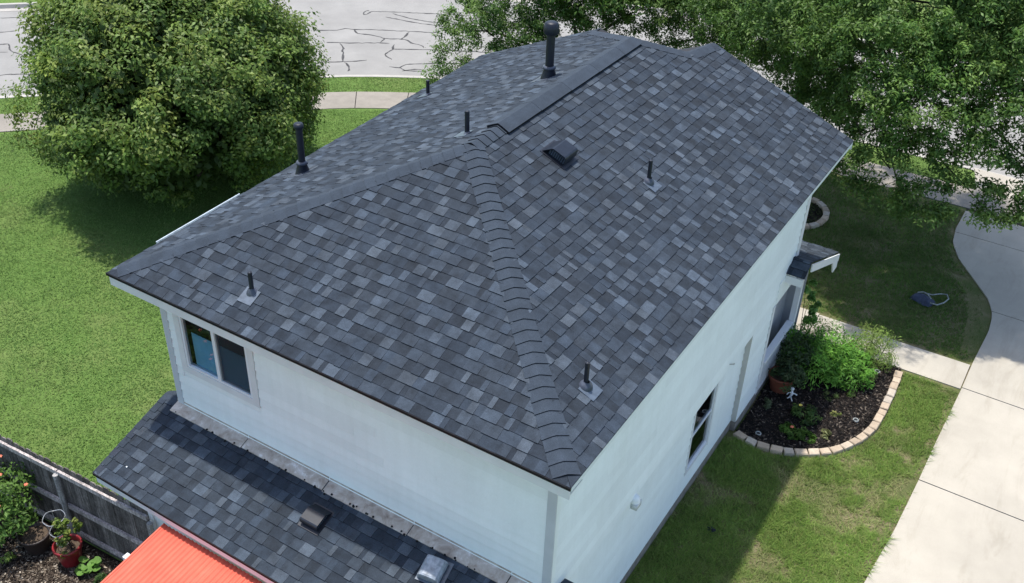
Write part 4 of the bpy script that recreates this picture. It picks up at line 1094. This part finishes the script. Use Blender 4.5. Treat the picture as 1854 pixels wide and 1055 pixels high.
def runners():
    Vs = []; Cs = []
    for k in range(110):
        y = rng.choice([5.6, 6.1, 6.25, 8.9, 10.2]) + rng.normal(0, .12); x = ex(y) - abs(rng.normal(0, .05)); L = rng.uniform(.08, .24); a = rng.normal(0, .9); wd = .006
        d_ = np.array((math.cos(a), math.sin(a))); n_ = np.array((-d_[1], d_[0])); p0 = np.array((x, y)); p1 = p0 + d_ * L
        Vs += [(*(p0 - n_ * wd), .034), (*(p0 + n_ * wd), .034), (*p1, .05 + .04 * rng.random())]; Cs.append(np.array((.15, .24, .05)) * rng.uniform(.7, 1.3))
    tag(fast_mesh('edge_runners', np.array(Vs), 3, np.array(Cs), M['grass']), 'grass runners creeping over the driveway edge', 'grass', kind='stuff')
runners()
# ---- mulch chips
def chips(name, label, poly, n, z, pal, ln=(.02, .07)):
    P = pts_in(poly, n); a = rng.uniform(0, 2 * math.pi, n); L = rng.uniform(*ln, n); Wd = L * rng.uniform(.2, .5, n)
    d_ = np.stack([np.cos(a), np.sin(a), rng.normal(0, .3, n)], 1) * L[:, None] / 2; s_ = np.stack([-np.sin(a), np.cos(a), rng.normal(0, .35, n)], 1) * Wd[:, None] / 2
    c0 = np.concatenate([P, np.full((n, 1), z) + rng.random((n, 1)) * .025], 1)
    V = np.stack([c0 - d_ - s_, c0 + d_ - s_, c0 + d_ + s_, c0 - d_ + s_], 1).reshape(-1, 3)
    pc = np.array(pal); col = pc[np.minimum(len(pc) - 1, (rng.random(n) ** 2.2 * len(pc)).astype(int))] * rng.uniform(.6, 1.5, (n, 1))
    return tag(fast_mesh(name, V, 4, col, M['chip']), label, 'mulch', kind='stuff')
chips('bed_mulch', 'dark bark mulch inside the stone-edged flower bed', bed, 15000, .025, [(.010, .009, .009), (.017, .014, .013), (.028, .022, .019), (.05, .04, .034), (.12, .10, .08)])
chips('yard_mulch', 'brown wood chip mulch around the pots behind the fence', [(-9.6, -2.6), (-5.8, -2.6), (-5.8, -1.0), (-6.2, -.97), (-9.6, -1.17)], 15000, .018, [(.035, .026, .02), (.06, .046, .036), (.10, .08, .06), (.16, .13, .10), (.28, .24, .19)])
chips('corner_mulch', 'mulch inside the stone ring by the front corner of the house', arcp, 900, .016, [(.014, .011, .010), (.03, .023, .018), (.06, .046, .036)])

# ---- stone edging
def stones(name, label, line, n, parent_loc, w_=.135, h_=.085):
    th = tag(empty(name, parent_loc), label, 'edging')
    Ls = np.r_[0, np.cumsum(np.linalg.norm(np.diff(line, axis=0), axis=1))]; tot = Ls[-1]
    cuts = np.linspace(0, tot, n + 1) + np.r_[0, rng.uniform(-.03, .03, n - 1), 0]
    for i in range(n):
        sa, sb = cuts[i] + .010, cuts[i + 1] - .010
        P0 = np.array([np.interp(sa, Ls, line[:, k]) for k in (0, 1)]); P1 = np.array([np.interp(sb, Ls, line[:, k]) for k in (0, 1)])
        d_ = (P1 - P0); L = np.linalg.norm(d_); d_ /= L; nn = np.array((-d_[1], d_[0])); mid_ = (P0 + P1) / 2
        hh = h_ * random.uniform(.9, 1.12); q = .018; j = lambda a: a * random.uniform(.9, 1.08)
        sk = random.uniform(-.012, .012)
        V_ = []
        for (f, z) in ((1, -.02), (1.0, hh - q), (.88, hh)):
            for (a, b) in ((-1, -1), (1, -1), (1, 1), (-1, 1)):
                xx = mid_ + d_ * (a * (L / 2 - (0 if f == 1 else .012)) + b * sk) * 1.0 + nn * b * (w_ / 2) * j(f)
                V_.append((xx[0], xx[1], z + (random.uniform(-.004, .004) if z > 0 else 0)))
        F = []
        for r_ in range(2):
            for k in range(4): F.append((r_ * 4 + k, r_ * 4 + (k + 1) % 4, r_ * 4 + 4 + (k + 1) % 4, r_ * 4 + 4 + k))
        F.append((8, 9, 10, 11))
        c = random.choice(((.45, .36, .27), (.48, .40, .31), (.42, .335, .25), (.45, .39, .32), (.39, .31, .23)))
        k = random.uniform(.88, 1.1); mesh_obj('stone', V_, F, M['stone'], th, [tuple(x * k for x in c)] * len(F))
    return th
stones('garden_edging', 'curved row of tan edging stones round the front flower bed', bl, 22, (1.0, 8.5, 0), .15)
arc = np.array([(-2.05 + .66 * math.cos(R(t)), 16.2 + .82 * math.sin(R(t))) for t in range(-110, 111, 5)])
stones('ring_edging', 'small stone ring at the shaded front corner of the house', arc, 11, (-2.05, 16.2, 0), .15, .1)

# ---- plants
def plant(name, label, cat, loc, r, h, n, leaf, wdr, pal, group=None, stem=True, up=.6, flat=1.0, droop=.1, z0=.0, mat='weed', stems=7, spread=1.0):
    t = tag(empty(name, loc), label, cat, group)
    x, y, z = loc
    k = max(5, n // 26); a = rng.uniform(0, 2 * math.pi, k); rr = r * np.sqrt(rng.random(k)) * .92; zz = z + z0 + h * rng.uniform(.15, 1, k) * (1 - .45 * (rr / r) ** 2)
    cc = np.stack([x + np.cos(a) * rr, y + np.sin(a) * rr, zz], 1)
    pos, nr, ln, col = clumps_to_leaves(cc, rng.uniform(.10, .22, k) * min(1.6, max(.35, r * 1.6)), 26, leaf, wdr, pal, .8, up, center=(x, y, z + h * .3))
    pos[:, 2] = np.maximum(pos[:, 2], z + .02)
    V, cols = leaf_cloud(pos, nr, ln, wdr, col, droop)
    fast_mesh('foliage', V, 4, cols, M[mat], t)
    if stem:
        mm = MB()
        for i in range(stems):
            j = rng.integers(0, k); q = cc[j]; mm.tube([(x + random.uniform(-.05, .05) * spread, y + random.uniform(-.05, .05) * spread, z), (x + (q[0] - x) * .4, y + (q[1] - y) * .4, z + (q[2] - z) * .6), tuple(q)], [.008, .006, .003], 5)
        mm.build('stems', M['bark'], t)
    return t
BRIGHT = [(.14, .33, .040), (.11, .27, .032), (.19, .40, .06), (.08, .21, .028)]
FEATH = [(.20, .30, .06), (.15, .24, .045), (.26, .34, .09)]
DARKG = [(.030, .060, .022), (.045, .080, .026), (.060, .10, .035)]
plant('leafy_bush', 'large bright green ferny bush in the flower bed beside the porch', 'bush', (.35, 10.25, .02), .82, .95, 5200, .105, .22, BRIGHT, up=.7, spread=4)
plant('leafy_bush', 'bright green low mound at the near front of the big bush', 'bush', (.98, 10.2, .02), .55, .7, 2800, .1, .22, BRIGHT, up=.7, spread=3)
plant('feathery_bush', 'feathery yellow-green bush leaning over the front path', 'bush', (1.18, 11.0, .02), .58, .8, 3600, .09, .16, FEATH, up=.2, spread=3)
plant('tall_shrub', 'pale green broad-leaved shrub rising beside the porch post', 'shrub', (-.28, 11.0, .02), .28, 1.2, 240, .17, .42, [(.15, .30, .06), (.11, .25, .045), (.20, .36, .09)], z0=.3, up=.9)
plant('shaded_shrub', 'dark leafy shrub in the shade against the porch railing', 'shrub', (-.02, 9.75, .02), .42, 1.0, 1700, .075, .4, DARKG, spread=2)
plant('young_palm', 'small grey-green plant at the foot of the white wall', 'plant', (.03, 8.45, .02), .20, .2, 120, .11, .2, [(.09, .12, .06), (.12, .15, .08)], stem=False)
plant('marigold', 'low green clump with an orange flower near the edging', 'plant', (.66, 7.95, .02), .24, .17, 420, .09, .28, [(.06, .13, .02), (.09, .18, .03), (.12, .22, .04)], stem=False)
plant('marigold', 'low green clump spreading in front of the orange-flowered plant', 'plant', (.92, 7.98, .02), .2, .14, 300, .09, .28, [(.07, .15, .02), (.10, .2, .03)], stem=False)
plant('daisy', 'dark green clump with a yellow flower mid-bed', 'plant', (.72, 8.55, .02), .3, .2, 520, .08, .3, [(.045, .10, .022), (.065, .13, .03), (.10, .17, .04)], stem=False)
plant('wilted_plant', 'wilted pale tan-green seedling close to the front edging', 'plant', (1.25, 8.25, .02), .13, .12, 70, .10, .3, [(.22, .24, .10), (.28, .26, .14)], stem=False)
plant('grass_tuft', 'small grassy tuft in the middle of the mulch', 'plant', (.93, 9.42, .02), .14, .13, 110, .10, .12, [(.12, .18, .05), (.16, .2, .07)], stem=False, up=.1)
plant('grass_tuft', 'tiny grassy tuft between bush and right edging', 'plant', (1.22, 9.75, .02), .10, .12, 80, .09, .12, [(.13, .19, .05), (.17, .2, .07)], stem=False, up=.1)
plant('grass_tuft', 'short tuft beside the farthest ring light', 'plant', (1.42, 10.45, .02), .11, .13, 90, .09, .14, [(.15, .22, .05), (.18, .24, .07)], stem=False, up=.1)
plant('grass_tuft', 'yellowish seedling behind the flowering clumps', 'plant', (1.18, 8.98, .02), .08, .09, 50, .07, .25, [(.16, .2, .05), (.2, .2, .07)], stem=False)
fl = lambda name, label, loc, mat: None
def flower(x, y, z, mat, parent, r=.022):
    mm = MB()
    for k in range(6):
        t = k * math.pi / 3; mm.add([(x, y, z), (x + r * math.cos(t - .4), y + r * math.sin(t - .4), z + .006), (x + r * 1.35 * math.cos(t), y + r * 1.35 * math.sin(t), z), (x + r * math.cos(t + .4), y + r * math.sin(t + .4), z + .006)], [(0, 1, 2, 3)])
    mm.build('flower', mat, parent)
byl = {o.get('label'): o for o in C.objects if o.get('label')}
flower(.62, 7.96, .21, M['petal'], byl['low green clump with an orange flower near the edging'], .03)
flower(.55, 8.62, .24, M['yellow'], byl['dark green clump with a yellow flower mid-bed'], .03)

# ---- pots
def pot(name, label, loc, r, h, mat, soil=.8):
    t = tag(empty(name, loc), label, 'pot'); mm = MB()
    mm.lathe([(.001, 0), (r * .68, 0), (r * .72, .02), (r * .95, h * .82), (r * .96, h * .84), (r * 1.05, h * .86), (r * 1.06, h * .97), (r * 1.02, h), (r * .93, h), (r * .9, h * .9), (r * .86, h * soil)], loc, 32); mm.build('body', mat, t, True)
    mm = MB(); mm.lathe([(r * .88, h * soil), (r * .5, h * (soil + .03)), (.001, h * (soil + .04))], loc, 24); mm.build('soil', M['soil'], t, True); return t
pot('flower_pot', 'terracotta pot against the white wall in the flower bed', (-.02, 9.13, .02), .26, .38, M['terracotta'])
plant('potted_plant', 'dark leafy plant overflowing the terracotta pot', 'plant', (.08, 9.08, .28), .36, .5, 1300, .085, .38, DARKG + [(.09, .12, .05)], spread=2)
pot('flower_pot', 'glossy red pot beside the fence', (-7.96, -1.40, .012), .215, .40, M['redpot'], .72)
pot('flower_pot', 'dark brown pot of dry soil left of the red pot', (-8.62, -1.52, .012), .235, .36, M['brownpot'], .86)
plant('tomato_plant', 'straggly yellow-green tomato plant growing out of the red pot', 'plant', (-7.9, -1.36, .30), .22, .75, 620, .06, .5, [(.13, .2, .03), (.10, .16, .025), (.2, .24, .05)], spread=.6)
cage = tag(empty('tomato_cage', (-7.98, -1.4, .3)), 'wire hoop plant cage standing in the red pot', 'cage')
for z, r_ in ((.42, .10), (.66, .135), (.92, .165)):
    mm = MB(); mm.tube([(-8.04 - (z - .4) * .12 + r_ * math.cos(2 * math.pi * k / 28), -1.4 + r_ * math.sin(2 * math.pi * k / 28), z + .012 * math.sin(k)) for k in range(29)], .0065, 6); mm.build('hoop', M['wire'], cage)
for k in range(3):
    a = 2 * math.pi * k / 3 + .6; mm = MB(); mm.tube([(-8.02 + .07 * math.cos(a), -1.4 + .07 * math.sin(a), .28), (-8.10 + .165 * math.cos(a), -1.4 + .165 * math.sin(a), .95)], .0045, 5); mm.build('stake', M['wire'], cage)
plant('flowering_shrub', 'leafy shrub with coral flowers in front of the fence', 'shrub', (-9.35, -1.72, .0), .78, 1.25, 4200, .085, .45, [(.085, .17, .03), (.06, .13, .025), (.12, .22, .045)], z0=.35, spread=3)
shr = [o for o in C.objects if o.get('label') == 'leafy shrub with coral flowers in front of the fence'][0]
for k in range(12):
    a = random.uniform(0, 6.28); q = .7 * math.sqrt(random.random()); flower(-9.35 + q * math.cos(a), -1.72 + q * math.sin(a), .55 + 1.1 * (1 - .5 * (q / .7) ** 2), M['petal'], shr, .028)
sq = tag(empty('squash_plant', (-7.55, -1.42, 0)), 'round-leaved green plant growing between red pot and patio cover', 'plant')
for k in range(17):
    a = random.uniform(0, 6.28); q = .17 * math.sqrt(random.random()); x, y, z = -7.55 + q * math.cos(a), -1.40 + q * math.sin(a), random.uniform(.10, .24); r_ = random.uniform(.045, .07); n_ = 9
    tx, ty = random.uniform(-.35, .35), random.uniform(-.35, .35)
    V_ = [(x, y, z - .012)] + [(x + r_ * (1 + .08 * math.sin(3 * t)) * math.cos(t), y + r_ * (1 + .08 * math.sin(3 * t)) * math.sin(t), z + r_ * (tx * math.cos(t) + ty * math.sin(t)) + .006 * math.cos(4 * t)) for t in (2 * math.pi * i / n_ for i in range(n_))]
    c = random.uniform(.8, 1.2); mesh_obj('leaf', V_, [(0, 1 + i, 1 + (i + 1) % n_) for i in range(n_)], M['weed'], sq, [(.13 * c, .26 * c, .05 * c)] * n_)
    mm = MB(); mm.tube([(-7.55, -1.40, .01), ((x - 7.55) / 2, (y - 1.40) / 2, z * .7), (x, y, z - .012)], [.006, .005, .004], 5); mm.build('stalk', M['weed'], sq) if False else None
plant('herb_clump', 'small dense green clump beside the red patio cover', 'plant', (-7.22, -1.42, .01), .13, .2, 320, .05, .25, [(.05, .11, .025), (.07, .14, .03)], stem=False)
plant('vine_shoot', 'thin yellow-green shoot at the left edge of the mulch', 'plant', (-8.72, -1.98, .01), .10, .25, 60, .07, .4, [(.16, .24, .05), (.2, .28, .07)], stems=3)

# ---- ring lights, ornament, bag, scrap
for (x, y, lb) in ((.11, 7.62, 'white ring ground light nearest the white wall'), (1.54, 9.04, 'white ring ground light near the curved right edging'), (1.47, 10.78, 'white ring ground light by the front path')):
    t = tag(empty('ring_light', (x, y, .02)), lb, 'light', 'ring ground lights in the flower bed')
    mm = MB(); mm.lathe([(.036, .028), (.038, .036), (.052, .038), (.058, .03), (.056, .0)], (x, y, .02), 22); mm.build('rim', M['strap'], t, True)
    mm = MB(); mm.lathe([(.035, .03), (.02, .033), (.001, .034)], (x, y, .02), 16); mm.build('lens', M['lens'], t, True)
orn = tag(empty('garden_ornament', (.27, 9.0, .02)), 'small white long-limbed garden ornament beside the terracotta pot', 'ornament')
mm = MB(); mm.lathe([(.001, -.042), (.026, -.034), (.04, -.01), (.04, .014), (.026, .036), (.001, .044)], (.25, 9.02, .22), 14); mm.build('head', M['white'], orn, True)
mm = MB(); mm.tube([(.25, 9.02, .20), (.27, 9.0, .12), (.25, 8.98, .06)], [.018, .03, .022], 8); mm.build('body', M['white'], orn, True)
for pts in ([(.26, 9.0, .15), (.20, 9.0, .12), (.18, 8.97, .08)], [(.27, 9.0, .14), (.32, 9.03, .12), (.36, 9.04, .10)], [(.25, 8.98, .06), (.23, 8.93, .05), (.22, 8.91, .04)], [(.26, 8.98, .06), (.30, 8.92, .05), (.33, 8.88, .035)]):
    mm = MB(); mm.tube(pts, [.016, .012, .014], 7); mm.build('limb', M['white'], orn, True)
# shoulder bag on the shaded lawn
bagt = tag(empty('shoulder_bag', (1.62, 13.98, .0)), 'blue-grey bag with a looped strap lying on the shaded lawn', 'bag')
V_ = []; F = []
nu, nv = 12, 8
for j in range(nv + 1):
    for i in range(nu + 1):
        a, b = i / nu * 2 - 1, j / nv * 2 - 1
        x = a * .25 * (1 - .06 * b * b); y = b * .17 * (1 - .1 * a * a); edge_ = max(0, 1 - max(abs(a), abs(b)) ** 5)
        z = .02 + .105 * edge_ + .014 * math.sin(a * 5 + b * 3)
        ca, sa = math.cos(-.30), math.sin(-.30); V_.append((1.60 + x * ca - y * sa, 13.97 + x * sa + y * ca, z))
for j in range(nv):
    for i in range(nu): q = j * (nu + 1) + i; F.append((q, q + 1, q + nu + 2, q + nu + 1))
mesh_obj('body', V_, F, M['bag'], bagt, smooth=True)
mm = MB(); mm.tube([(1.78, 13.86, .09), (1.93, 13.93, .05), (2.04, 14.12, .045), (2.09, 14.34, .04), (2.02, 14.50, .045), (1.88, 14.44, .04), (1.74, 14.28, .05), (1.58, 14.17, .10)], [.018, .016, .015, .016, .015, .016, .015, .018], 6); mm.build('strap', M['strap'], bagt, True)
mm = MB(); mm.tube([(1.44, 14.12, .09), (1.55, 14.16, .125), (1.66, 14.12, .13), (1.76, 14.0, .11)], .018, 6); mm.build('buckle', M['strap'], bagt, True)
scrp = MB(); cx, cy = .315, 4.89
for k in range(5):
    a = k * 1.26 + .3; scrp.add([(cx, cy, .05), (cx + .075 * math.cos(a - .35), cy + .06 * math.sin(a - .35), .045), (cx + .085 * math.cos(a + .35), cy + .06 * math.sin(a + .35), .06), (cx + .02 * math.cos(a + .6), cy + .02 * math.sin(a + .6), .075)], [(0, 1, 2, 3)])
tag(scrp.build('plastic_scrap', M['scrap']), 'dark crumpled scrap lying on the side lawn', 'scrap')

# children were modelled in world coordinates: take their parents' offsets out
for o, par in bpy_parent_fix:
    if par.type == 'EMPTY': o.matrix_parent_inverse = Matrix.Translation(-par.location)
